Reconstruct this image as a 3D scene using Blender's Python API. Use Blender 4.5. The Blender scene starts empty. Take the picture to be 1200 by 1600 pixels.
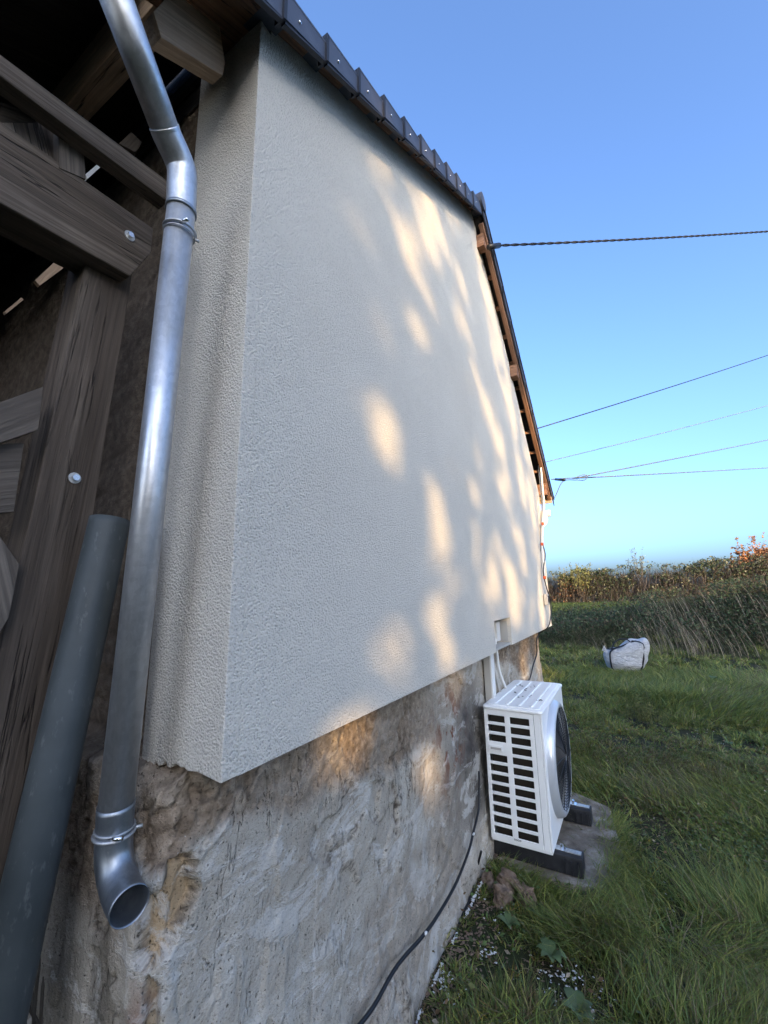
import bpy, bmesh, math, random
import numpy as np
from mathutils import Vector, Matrix, Quaternion
random.seed(7); rng = np.random.default_rng(11)
C = bpy.context.scene.collection
SC = bpy.context.scene

# ------------------------------------------------------------------ camera
# x = away from the wall, y = along the wall, z = up; camera at (0,0,H)
H = 1.8; F = 643.8
def _n(v): return v/np.linalg.norm(v)
_U = _n(np.array([-63., -3217., F])); _X = np.array([380., 121.4, F]); _X = _n(_X-_U*(_X@_U))
_Y = np.cross(_X, _U); _Y = _Y if _Y[0] > 0 else -_Y
RW = np.array([_Y, _X, _U])                      # camera (right, down, forward) -> world
def ray(p): return RW@np.array([p[0]-600., p[1]-800., F])
def P(px, py, x=None, y=None, z=None, d=None):
    v = ray((px, py))
    if x is not None: t = x/v[0]
    elif y is not None: t = y/v[1]
    elif z is not None: t = (z-H)/v[2]
    else: t = d/F
    return np.array([0, 0, H])+v*t
cam = bpy.data.cameras.new('camera'); co = bpy.data.objects.new('camera', cam); C.objects.link(co)
cam.sensor_fit = 'VERTICAL'; cam.sensor_height = 32; cam.lens = F/1600*32
cam.clip_start = 0.02; cam.clip_end = 3000
m3 = Matrix((RW[:, 0], -RW[:, 1], -RW[:, 2])).transposed()
co.matrix_world = Matrix.Translation((0, 0, H)) @ m3.to_4x4()
SC.camera = co

# ------------------------------------------------------------------ light
SUN_EL = math.radians(12.5); SUN_AZ = math.atan2(.62, -.785)
S = np.array([math.sin(SUN_AZ)*math.cos(SUN_EL), math.cos(SUN_AZ)*math.cos(SUN_EL), math.sin(SUN_EL)])
w = bpy.data.worlds.new('World'); SC.world = w; w.use_nodes = True
nt = w.node_tree; bg = nt.nodes['Background']
sky = nt.nodes.new('ShaderNodeTexSky'); sky.sky_type = 'NISHITA'; sky.sun_disc = False
sky.sun_elevation = SUN_EL; sky.sun_rotation = SUN_AZ
sky.altitude = 500; sky.air_density = 0.7; sky.dust_density = 7.0; sky.ozone_density = 3.9
nt.links.new(sky.outputs[0], bg.inputs[0]); bg.inputs[1].default_value = 0.15
sl = bpy.data.lights.new('sun', 'SUN'); sl.energy = 2.4; sl.angle = math.radians(0.5); sl.color = (.66, .44, .20)
so = bpy.data.objects.new('sun', sl); C.objects.link(so)
so.rotation_mode = 'QUATERNION'; so.rotation_quaternion = Vector(S).to_track_quat('Z', 'Y')
SC.view_settings.view_transform = 'Standard'; SC.view_settings.look = 'None'
SC.view_settings.gamma = 1; SC.view_settings.use_curve_mapping = False
SC.view_settings.exposure = 2.35
SC.render.engine = 'CYCLES'

# ------------------------------------------------------------------ noise
def vnoise(x, y, seed=0):
    xi = np.floor(x).astype(np.int64); yi = np.floor(y).astype(np.int64)
    fx = x-xi; fy = y-yi; fx = fx*fx*(3-2*fx); fy = fy*fy*(3-2*fy)
    def h(a, b):
        n = (a*374761393+b*668265263+seed*974634777) & 0x7fffffff
        n = ((n ^ (n >> 13))*1274126177) & 0x7fffffff
        return ((n ^ (n >> 16)) & 0xffff)/65535.
    return (h(xi, yi)*(1-fx)+h(xi+1, yi)*fx)*(1-fy)+(h(xi, yi+1)*(1-fx)+h(xi+1, yi+1)*fx)*fy
def fbm(x, y, o=4, seed=0):
    s = 0; a = .5; t = 0
    for k in range(o):
        s = s+a*vnoise(x*2**k+k*17.3, y*2**k+k*9.1, seed+k); t += a; a *= .5
    return s/t
def sstep(a, b, x):
    t = np.clip((x-a)/(b-a), 0, 1); return t*t*(3-2*t)

# ------------------------------------------------------------------ object helpers
def tag(o, label=None, cat=None, group=None, kind=None):
    if label: o['label'] = label
    if cat: o['category'] = cat
    if group: o['group'] = group
    if kind: o['kind'] = kind
    return o
def empty(name, loc=(0, 0, 0)):
    o = bpy.data.objects.new(name, None); C.objects.link(o); o.location = loc; o.empty_display_size = .1
    return o
def link(name, me, mat, parent=None, mw=None, smooth=False, bevel=0):
    o = bpy.data.objects.new(name, me); C.objects.link(o)
    if mat and not me.materials: me.materials.append(mat)
    if mw is not None: o.matrix_world = mw
    if parent is not None:
        o.parent = parent
        pi = Matrix.Identity(4); q = parent
        o.matrix_parent_inverse = world_of(parent).inverted()
    if smooth:
        me.polygons.foreach_set('use_smooth', [True]*len(me.polygons))
    if bevel:
        b = o.modifiers.new('b', 'BEVEL'); b.width = bevel; b.segments = 2; b.limit_method = 'ANGLE'
    return o
def world_of(o):
    m = o.matrix_basis
    if o.parent: return world_of(o.parent) @ o.matrix_parent_inverse @ m
    return m
def mesh(name, V, Fc):
    me = bpy.data.meshes.new(name); me.from_pydata([tuple(map(float, v)) for v in V], [], Fc); me.update(); return me
def fast_mesh(name, V, quads=None, tris=None):
    me = bpy.data.meshes.new(name)
    V = np.asarray(V, dtype=np.float32).reshape(-1, 3)
    me.vertices.add(len(V)); me.vertices.foreach_set('co', V.ravel())
    nq = 0 if quads is None else len(quads); ntr = 0 if tris is None else len(tris)
    idx = []; tot = []
    if nq: idx.append(np.asarray(quads).ravel()); tot.append(np.full(nq, 4))
    if ntr: idx.append(np.asarray(tris).ravel()); tot.append(np.full(ntr, 3))
    idx = np.concatenate(idx).astype(np.int32); tot = np.concatenate(tot).astype(np.int32)
    st = np.concatenate([[0], np.cumsum(tot)[:-1]]).astype(np.int32)
    me.loops.add(len(idx)); me.loops.foreach_set('vertex_index', idx)
    me.polygons.add(len(tot)); me.polygons.foreach_set('loop_start', st); me.polygons.foreach_set('loop_total', tot)
    me.update(calc_edges=True); return me
def pattr(me, name, col):
    a = me.attributes.new(name, 'FLOAT_COLOR', 'POINT')
    c = np.ones((len(me.vertices), 4), dtype=np.float32); c[:, :3] = col; a.data.foreach_set('color', c.ravel())
def fattr(me, name, val):
    a = me.attributes.new(name, 'FLOAT', 'POINT'); a.data.foreach_set('value', np.asarray(val, dtype=np.float32).ravel())
def box_vf(x0, x1, y0, y1, z0, z1):
    V = [(x0,y0,z0),(x1,y0,z0),(x1,y1,z0),(x0,y1,z0),(x0,y0,z1),(x1,y0,z1),(x1,y1,z1),(x0,y1,z1)]
    return V, [(0,3,2,1),(4,5,6,7),(0,1,5,4),(1,2,6,5),(2,3,7,6),(3,0,4,7)]
def boxes(name, L, mat, parent=None, bevel=0, mw=None):
    V = []; Fc = []
    for b in L:
        v, f = box_vf(*b); n = len(V); V += v; Fc += [tuple(i+n for i in q) for q in f]
    return link(name, mesh(name, V, Fc), mat, parent, mw=mw, bevel=bevel)
def fix(me):
    bm = bmesh.new(); bm.from_mesh(me); bmesh.ops.recalc_face_normals(bm, faces=bm.faces); bm.to_mesh(me); bm.free(); return me
def prism(name, pts, off, mat, parent=None, bevel=0, axis=None):
    """world polygon pts extruded by vector off; local x runs along `axis`"""
    pts = [np.array(p, float) for p in pts]; o = pts[0]
    e1 = _n(np.array(axis if axis is not None else pts[1]-pts[0], float)); nn = np.array(off, float)
    e3 = _n(nn-e1*(nn@e1)); e2 = np.cross(e3, e1)
    R = np.array([e1, e2, e3])
    A = [R@(p-o) for p in pts]; B = [R@(p-o+nn) for p in pts]; n = len(pts)
    V = A+B; Fc = [tuple(range(n))[::-1], tuple(range(n, 2*n))]+[(i, (i+1) % n, n+(i+1) % n, n+i) for i in range(n)]
    mw = Matrix.Translation(o) @ Matrix(R.T.tolist()).to_4x4()
    return link(name, fix(mesh(name, V, Fc)), mat, parent, mw=mw, bevel=bevel)
def tube_vf(path, rad, seg=12, cap=True):
    path = [np.array(p, float) for p in path]; n = len(path)
    rad = rad if hasattr(rad, '__len__') else [rad]*n
    V = []; Fc = []; u = None
    for i, p in enumerate(path):
        t = _n(path[min(i+1, n-1)]-path[max(i-1, 0)])
        if u is None:
            u = np.cross(t, [0.3, 0.1, 1]) if abs(t[2]) < .9 else np.cross(t, [0, 1, 0.1])
        u = _n(u-t*(u@t)); v = np.cross(t, u)
        for k in range(seg):
            a = 2*math.pi*k/seg; V.append(p+rad[i]*(math.cos(a)*u+math.sin(a)*v))
    for i in range(n-1):
        for k in range(seg):
            k2 = (k+1) % seg; Fc.append((i*seg+k, i*seg+k2, (i+1)*seg+k2, (i+1)*seg+k))
    if cap: Fc += [tuple(range(seg))[::-1], tuple(range((n-1)*seg, n*seg))]
    return V, Fc
def tube(name, path, rad, mat, parent=None, seg=12, cap=True, smooth=True):
    V, Fc = tube_vf(path, rad, seg, cap); return link(name, mesh(name, V, Fc), mat, parent, smooth=smooth)
def catmull(pts, n=8):
    pts = [np.array(p, float) for p in pts]; q = [2*pts[0]-pts[1]]+pts+[2*pts[-1]-pts[-2]]; out = []
    for i in range(1, len(q)-2):
        for k in range(n):
            t = k/n; a, b, c, d = q[i-1:i+3]
            out.append(.5*((2*b)+(c-a)*t+(2*a-5*b+4*c-d)*t*t+(3*b-a-3*c+d)*t**3))
    out.append(pts[-1]); return out

# ------------------------------------------------------------------ materials
class M:
    def __init__(s, name, rough=.7, metal=0, spec=.4):
        s.m = bpy.data.materials.new(name); s.m.use_nodes = True; s.t = s.m.node_tree; s.b = s.t.nodes['Principled BSDF']
        s.b.inputs['Roughness'].default_value = rough; s.b.inputs['Metallic'].default_value = metal
        s.b.inputs['Specular IOR Level'].default_value = spec
        s.tc = s.t.nodes.new('ShaderNodeTexCoord')
    def N(s, ty, **k):
        n = s.t.nodes.new(ty)
        for a, b in k.items():
            if a in n.inputs: n.inputs[a].default_value = b
            else: setattr(n, a, b)
        return n
    def L(s, a, b): s.t.links.new(a, b)
    def noise(s, scale, detail=4, rough=.5, vec=None, stretch=None, dist=0):
        n = s.N('ShaderNodeTexNoise', Scale=scale, Detail=detail, Roughness=rough, Distortion=dist)
        v = vec or s.tc.outputs['Object']
        if stretch:
            mp = s.N('ShaderNodeMapping'); mp.inputs['Scale'].default_value = stretch; s.L(v, mp.inputs[0]); v = mp.outputs[0]
        s.L(v, n.inputs['Vector']); return n.outputs['Fac']
    def ramp(s, fac, stops):
        r = s.N('ShaderNodeValToRGB'); el = r.color_ramp.elements
        while len(el) < len(stops): el.new(.5)
        for e, (p, c) in zip(el, stops): e.position = p; e.color = (c if len(c) == 4 else (*c, 1)) if hasattr(c, '__len__') else (c, c, c, 1)
        s.L(fac, r.inputs[0]); return r.outputs[0]
    def mix(s, fac, a, b, mode='MIX'):
        n = s.N('ShaderNodeMix', data_type='RGBA', blend_type=mode)
        for i, v in ((0, fac), (6, a), (7, b)):
            if hasattr(v, 'is_linked') or hasattr(v, 'links'): s.L(v, n.inputs[i])
            else: n.inputs[i].default_value = v if i == 0 else ((*v, 1) if len(v) == 3 else v)
        return n.outputs[2]
    def math(s, op, a, b=0.):
        n = s.N('ShaderNodeMath', operation=op)
        for i, v in ((0, a), (1, b)):
            if hasattr(v, 'links'): s.L(v, n.inputs[i])
            else: n.inputs[i].default_value = v
        return n.outputs[0]
    def attr(s, name, out='Fac'):
        n = s.N('ShaderNodeAttribute', attribute_name=name); return n.outputs[out]
    def color(s, c):
        if hasattr(c, 'links'): s.L(c, s.b.inputs['Base Color'])
        else: s.b.inputs['Base Color'].default_value = (*c, 1)
    def bump(s, h, dist=.01, strength=1, prev=None):
        n = s.N('ShaderNodeBump', Distance=dist, Strength=strength); s.L(h, n.inputs['Height'])
        if prev: s.L(prev, n.inputs['Normal'])
        s.L(n.outputs[0], s.b.inputs['Normal']); return n.outputs[0]
    def rough(s, v): s.L(v, s.b.inputs['Roughness'])

# rough-cast coat
k = M('roughcast', .92, spec=.25)
a = k.noise(2.2, 4, .55); col = k.ramp(a, [(.3, (.615, .57, .485)), (.7, (.665, .62, .53))])
g1 = k.noise(190, 3, .6); v = k.N('ShaderNodeTexVoronoi', Scale=135.); k.L(k.tc.outputs['Object'], v.inputs['Vector'])
nz = k.noise(60, 2, .5)
hh = k.math('ADD', k.math('MULTIPLY', k.math('MINIMUM', v.outputs['Distance'], .7), .9), k.math('MULTIPLY', g1, 1.0))
pit = k.ramp(hh, [(.5, .66), (.82, 1.0)])
big = k.noise(.55, 3, .5, stretch=(1, 1, 1.0)); streak = k.noise(9, 4, .6, stretch=(1, 1, .08))
col = k.mix(k.ramp(big, [(.35, .0), (.7, .22)]), col, (.52, .475, .395)); col = k.mix(k.ramp(streak, [(.5, 0), (.8, .10)]), col, (.44, .40, .33))
k.color(k.mix(1., col, pit, 'MULTIPLY')); k.bump(hh, .0065, .85); MAT_COAT = k.m

# old plaster / stone wall
k = M('old_plaster', .95, spec=.15)
n1 = k.noise(3.5, 6, .62); n2 = k.noise(28, 5, .65); n3 = k.noise(150, 4, .6); n4 = k.noise(9, 5, .7, dist=.6)
smooth = k.ramp(n1, [(.25, (.34, .30, .24)), (.5, (.44, .395, .32)), (.75, (.53, .485, .405))])
smooth = k.mix(k.ramp(n4, [(.45, 0), (.62, .35)]), smooth, (.34, .285, .215))
roughc = k.ramp(n2, [(.3, (.11, .08, .053)), (.52, (.24, .18, .125)), (.72, (.40, .32, .23))])
stone = k.ramp(n1, [(.3, (.36, .245, .13)), (.7, (.50, .36, .21))])
c = k.mix(k.attr('rough'), smooth, roughc); c = k.mix(k.attr('hole'), c, stone)
c = k.mix(k.ramp(n3, [(.30, .75), (.42, 0)]), c, (.07, .055, .04))
spk = k.noise(70, 2, .5); c = k.mix(k.ramp(spk, [(.74, 0), (.78, .8)]), c, (.55, .53, .48))
c = k.mix(k.attr('damp_shade'), c, (.045, .042, .042)); c = k.mix(k.attr('white'), c, (.66, .65, .60))
red = k.noise(17, 3, .6, stretch=(1, 1, .5)); c = k.mix(k.math('MULTIPLY', k.attr('rust'), k.ramp(red, [(.5, 0), (.58, 1)])), c, (.16, .055, .025))
c = k.mix(k.attr('crev'), c, (.06, .045, .034))
wp = k.noise(6, 5, .7, stretch=(1, 1, .16), dist=.3); cr = k.math('ABSOLUTE', k.math('SUBTRACT', wp, .5)); msk = k.noise(4.5, 3, .5)
crk = k.math('MULTIPLY', k.ramp(cr, [(.0, 1), (.006, 0)]), k.ramp(msk, [(.50, 0), (.60, .9)]))
pv = k.N('ShaderNodeTexNoise', Scale=75., Detail=5., Roughness=.7); k.L(k.tc.outputs['Object'], pv.inputs['Vector'])
pit2 = k.math('MULTIPLY', k.ramp(pv.outputs['Fac'], [(.335, 1), (.37, 0)]), k.ramp(k.noise(7, 3, .6), [(.42, .15), (.6, 1)]))
scar = k.ramp(k.noise(38, 5, .65, stretch=(1, 1, .22)), [(.66, 0), (.70, .8)])
dark = k.math('MAXIMUM', k.math('MAXIMUM', crk, pit2), k.math('MULTIPLY', scar, k.ramp(k.noise(3.1, 3, .5), [(.45, 0), (.62, 1)])))
c = k.mix(dark, c, (.075, .058, .042)); lt = k.ramp(k.noise(5, 6, .7, stretch=(1, .7, 1.3), dist=.8), [(.52, 0), (.58, .55)]); c = k.mix(k.math('MULTIPLY', lt, k.math('SUBTRACT', 1., k.attr('rough'))), c, (.60, .575, .52)); k.color(c)
b = k.bump(n2, .016, .5); b = k.bump(n3, .005, .9, b); hx_ = k.math('SUBTRACT', k.math('MULTIPLY', lt, .35), dark); k.bump(hx_, .008, .8, b); MAT_OLD = k.m

def wood(name, c0, c1, c2, rough=.8, gs=1.):
    k = M(name, rough, spec=.25)
    g = k.noise(16*gs, 6, .62, stretch=(.05, 1, 1), dist=.35); g2 = k.noise(90*gs, 4, .6, stretch=(.025, 1, 1)); bl = k.noise(3.5, 4, .6)
    c = k.ramp(g, [(.32, c0), (.5, c1), (.68, c2)]); c = k.mix(k.ramp(g2, [(.35, .55), (.6, 0)]), c, tuple(x*.35 for x in c0))
    c = k.mix(k.ramp(bl, [(.4, .5), (.65, 0)]), c, tuple(x*.55 for x in c1))
    kn = k.N('ShaderNodeTexVoronoi', Scale=3.3); mp = k.N('ShaderNodeMapping'); mp.inputs['Scale'].default_value = (.6, 1.7, 1.7)
    k.L(k.tc.outputs['Object'], mp.inputs[0]); k.L(mp.outputs[0], kn.inputs['Vector'])
    c = k.mix(k.ramp(kn.outputs['Distance'], [(.045, .85), (.08, 0)]), c, tuple(x*.18 for x in c0))
    cw = k.math('ABSOLUTE', k.math('SUBTRACT', k.noise(15, 4, .6, stretch=(.035, 1, 1), dist=.2), .5)); cm = k.noise(2.3, 3, .5)
    ck = k.math('MULTIPLY', k.ramp(cw, [(0, 1), (.010, 0)]), k.ramp(cm, [(.42, 0), (.55, .9)])); c = k.mix(ck, c, (.012, .009, .007)); k.color(c)
    b = k.bump(g, .009, .9); b = k.bump(k.math('SUBTRACT', 1., ck), .006, .9, b); k.bump(g2, .004, 1., b); return k.m
MAT_WOOD = wood('weathered_timber', (.062, .046, .033), (.118, .092, .070), (.18, .145, .112))
MAT_WOODG = wood('grey_timber', (.075, .060, .048), (.14, .115, .092), (.22, .185, .15))
MAT_FRESH = wood('fresh_softwood', (.42, .29, .19), (.56, .40, .27), (.66, .49, .34))
MAT_REDW = wood('reddish_softwood', (.22, .11, .06), (.33, .17, .10), (.42, .24, .15))
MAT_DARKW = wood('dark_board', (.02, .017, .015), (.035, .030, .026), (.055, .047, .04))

def galv(name, base, rough=.32, metal=.9):
    k = M(name, rough, metal)
    v = k.N('ShaderNodeTexVoronoi', Scale=70.); k.L(k.tc.outputs['Object'], v.inputs['Vector'])
    sp = k.N('ShaderNodeSeparateColor'); k.L(v.outputs['Color'], sp.inputs[0])
    n = k.noise(14, 5, .65, stretch=(1, 1, .3)); n2 = k.noise(90, 3, .6)
    c = k.mix(k.math('MULTIPLY', sp.outputs[0], .35), base, tuple(x*.62 for x in base))
    c = k.mix(k.ramp(n, [(.45, 0), (.7, .65)]), c, tuple(x*.45 for x in base)); c = k.mix(k.ramp(n2, [(.68, 0), (.74, .6)]), c, (.6, .6, .58)); k.color(c)
    k.rough(k.ramp(n, [(.3, rough*.75), (.7, rough*1.5)])); k.bump(k.noise(22, 3, .5), .0025, .35); return k.m
MAT_GALV = galv('galvanised_steel', (.60, .61, .62), .42, .8); MAT_GALVD = galv('dull_galvanised_steel', (.36, .39, .42), .38)
k = M('grey_plastic', .42, spec=.4); n = k.noise(5, 5, .65); n2 = k.noise(60, 3, .7, stretch=(1, 1, .4))
c = k.ramp(n, [(.3, (.036, .044, .046)), (.7, (.066, .076, .077))]); c = k.mix(k.ramp(n2, [(.60, 0), (.72, .55)]), c, (.14, .15, .145)); k.color(c)
k.rough(k.ramp(n, [(.3, .42), (.7, .7)])); k.bump(n2, .0015, .6); MAT_PVC = k.m
k = M('slate', .5, spec=.5); n = k.noise(8, 4, .6); k.color(k.ramp(n, [(.3, (.040, .045, .062)), (.7, (.062, .069, .092))])); k.bump(k.noise(60, 4, .6), .0015, .5); MAT_SLATE = k.m
k = M('slate_edge', .6); k.color((.012, .014, .022)); MAT_SLATEE = k.m
k = M('white_enamel', .33, spec=.5); n = k.noise(6, 4, .6); c = k.ramp(n, [(.3, (.80, .80, .77)), (.7, (.86, .86, .83))])
n2 = k.noise(28, 5, .7); c = k.mix(k.ramp(n2, [(.64, 0), (.76, .35)]), c, (.42, .39, .34)); k.color(c); MAT_WHITE = k.m
k = M('white_plastic', .45); k.color((.68, .67, .63)); MAT_WPL = k.m
k = M('cream_plastic', .5); k.color((.42, .40, .36)); MAT_CREAM = k.m
k = M('silver_plastic', .28, .35); k.color((.56, .58, .60)); MAT_SILV = k.m
k = M('black_plastic', .5); k.color((.012, .013, .015)); MAT_BLACK = k.m
k = M('black_rubber', .55); n = k.noise(20, 4, .6); k.color(k.ramp(n, [(.4, (.010, .010, .011)), (.7, (.022, .022, .023))])); MAT_RUB = k.m
k = M('coil_fins', .45, .5); wv = k.N('ShaderNodeTexWave', Scale=140.); wv.bands_direction = 'X'; k.L(k.tc.outputs['Object'], wv.inputs['Vector'])
k.color(k.ramp(wv.outputs['Fac'], [(.2, (.010, .008, .006)), (.8, (.055, .045, .032))])); MAT_COIL = k.m
k = M('bright_steel', .25, 1.); k.color((.72, .73, .74)); MAT_STEEL = k.m
k = M('aged_zinc', .5, .7); n = k.noise(80, 3, .6); k.color(k.ramp(n, [(.4, (.42, .42, .40)), (.7, (.62, .62, .60))])); MAT_ZINC = k.m
k = M('orange_tape', .6); k.color((.62, .10, .03)); MAT_OR = k.m
k = M('white_cloth', .85); n = k.noise(14, 4, .6); k.color(k.ramp(n, [(.3, (.42, .425, .43)), (.7, (.54, .54, .54))])); k.bump(k.noise(9, 5, .65, stretch=(1, 1, 2.2), dist=.8), .09, 1.); MAT_BAG = k.m
k = M('concrete', .9, spec=.2); n = k.noise(8, 6, .65); n2 = k.noise(120, 3, .6)
c = k.ramp(n, [(.3, (.10, .080, .06)), (.5, (.19, .16, .125)), (.72, (.34, .31, .265))]); c = k.mix(k.ramp(n2, [(.3, .6), (.45, 0)]), c, (.06, .05, .04)); k.color(c); k.bump(n, .02, .6); MAT_CONC = k.m
k = M('field_stone', .85, spec=.2); n = k.noise(11, 6, .65); k.color(k.ramp(n, [(.3, (.075, .052, .04)), (.5, (.17, .12, .085)), (.75, (.26, .20, .15))])); k.bump(n, .02, .8); MAT_STONE = k.m
k = M('soil', .95, spec=.15); n = k.noise(2.2, 6, .65); n2 = k.noise(35, 5, .7)
c = k.ramp(n2, [(.3, (.018, .014, .010)), (.55, (.045, .034, .024)), (.75, (.085, .066, .048))]); c = k.mix(k.ramp(n, [(.4, .8), (.6, .35)]), c, (.022, .034, .010)); k.color(c)
k.bump(n2, .02, .8); MAT_SOIL = k.m

def leafmat(name, trans=.35, rough=.6):
    m = bpy.data.materials.new(name); m.use_nodes = True; t = m.node_tree; t.nodes.clear()
    at = t.nodes.new('ShaderNodeAttribute'); at.attribute_name = 'tint'
    d = t.nodes.new('ShaderNodeBsdfPrincipled'); d.inputs['Roughness'].default_value = rough; d.inputs['Specular IOR Level'].default_value = .3
    tr = t.nodes.new('ShaderNodeBsdfTranslucent'); mx = t.nodes.new('ShaderNodeMixShader'); mx.inputs[0].default_value = trans
    o = t.nodes.new('ShaderNodeOutputMaterial')
    t.links.new(at.outputs['Color'], d.inputs['Base Color']); t.links.new(at.outputs['Color'], tr.inputs['Color'])
    t.links.new(d.outputs[0], mx.inputs[1]); t.links.new(tr.outputs[0], mx.inputs[2]); t.links.new(mx.outputs[0], o.inputs[0]); return m
MAT_LEAF = leafmat('leaf_blade'); MAT_GRASS = leafmat('grass_blade', .3, .5)
MAT_AUT = leafmat('autumn_leaf', .5)
k = M('bark', .9); n = k.noise(14, 5, .6, stretch=(1, 1, .3)); k.color(k.ramp(n, [(.3, (.035, .028, .02)), (.7, (.10, .085, .065))])); k.bump(n, .02); MAT_BARK = k.m

# ------------------------------------------------------------------ terrain
def zt(x, y):
    x = np.asarray(x, float); y = np.asarray(y, float)
    z = .05*(fbm(x*.5+3, y*.5, 3, 5)-.5)*sstep(2, 5, y)+.03*(fbm(x*2.1, y*2.1, 2, 9)-.5)
    hb = np.clip(.72+.21*x, .18, 2.2)
    z = z+.16*sstep(8, 13, y)+hb*sstep(13.2, 16.6, y+.6*(fbm(x*.7, y*.2, 2, 21)-.5))
    z = z+(.95-hb)*sstep(17.5, 21, y)*.9
    z = z+.05*np.exp(-((x+.95)/.22)**2)*sstep(1.2, 2.4, y)*(1-sstep(6, 7, y))
    return z
def ground():
    ys = np.concatenate([np.arange(-30, -1, 1.5), np.arange(-1, 7, .08), np.arange(7, 22, .2), np.arange(22, 60, 1.5), np.geomspace(60, 900, 22)])
    xs = np.concatenate([-np.geomspace(900, 12, 20), np.arange(-10, -2, .6), np.arange(-2, 4, .08), np.arange(4, 14, .5), np.geomspace(14, 900, 20)])
    X, Y = np.meshgrid(xs, ys); Z = zt(X, Y)
    inside = (X < -1.06) & (Y > .78) & (Y < 5.8); Z = np.where(inside, -.05, Z)
    V = np.stack([X, Y, Z], -1).reshape(-1, 3); n, m = X.shape
    i = np.arange(n-1)[:, None]*m+np.arange(m-1)[None]; i = i.ravel()
    me = fast_mesh('ground', V, quads=np.stack([i, i+1, i+m+1, i+m], -1)); me.polygons.foreach_set('use_smooth', [True]*len(me.polygons))
    tag(link('ground', me, MAT_SOIL), kind='structure')
ground()

# ------------------------------------------------------------------ house
XR = -.9; XO = -1.045; YC = .751; YF = 5.869; ZB = 1.36      # coat plane, old wall plane, near corner, far corner, bottom of coat
house = tag(empty('house', (-3, 3, 0)), 'old house end wall with new pale rough-cast coat above a crumbling grey plaster base', 'house')
def rz(y): return 3.83+.622*(y-YC)                              # top of coat under the near rake
APY = 3.52; APZ = rz(APY)
def wz(y): return APZ-1.045*(y-APY)
RK = .80
def roofz(y): return 5.50-.79*(y-3.45)
# front plate with the notch above the heat pump
n0 = P(774, 1003, x=XR)[1]; n1 = P(800, 1003, x=XR)[1]; nzt = P(786, 967, x=XR)[2]
pl = [(.80, ZB), (n0, ZB), (n0, nzt), (n1, nzt), (n1, ZB), (YF, ZB), (YF, wz(YF)), (APY, APZ), (.80, rz(.80))]
prism('render_coat', [(XR, y, z) for y, z in pl], (-(XR-XO), 0, 0), MAT_COAT, house, axis=(0, 1, 0))
side = [(XR, ZB), (XR-.03, ZB+.003), (XR-.09, ZB+.010)]
rr = random.Random(3)
for i, x in enumerate(np.linspace(-1.03, -1.232, 16)): side.append((x, ZB+.012+rr.uniform(-.012, .010)-.03*sstep(-1.1, -1.232, x)))
side += [(-1.236, 2.2), (-1.229, 3.0), (-1.232, rz(YC)), (XR, rz(YC))]
o = prism('render_return', [(x, YC, z) for x, z in side], (0, .05, 0), MAT_COAT, house, axis=(1, 0, 0), bevel=.003)
# filler behind the return so nothing shows through
boxes('wall_core', [(-3.5, -1.05, .86, 5.75, 1.3, 3.2)], MAT_OLD, house)
# plaster shelf and white box inside the notch
boxes('notch_shelf', [(XO, XR-.012, n0+.002, n1-.002, ZB+.003, ZB+.02)], MAT_CREAM, house)
boxes('notch_back', [(XO-.01, XO+.006, n0-.02, n1+.02, ZB-.02, nzt+.02)], MAT_CREAM, house)
boxes('junction_box', [(XO+.008, XO+.06, n1-.13, n1-.03, ZB+.035, nzt-.035)], MAT_WPL, house, bevel=.004)
boxes('reveal_trim', [(XO+.02, XR-.03, n1-.006, n1-.001, ZB+.03, nzt-.03)], MAT_CREAM, house, bevel=.002)

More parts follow.
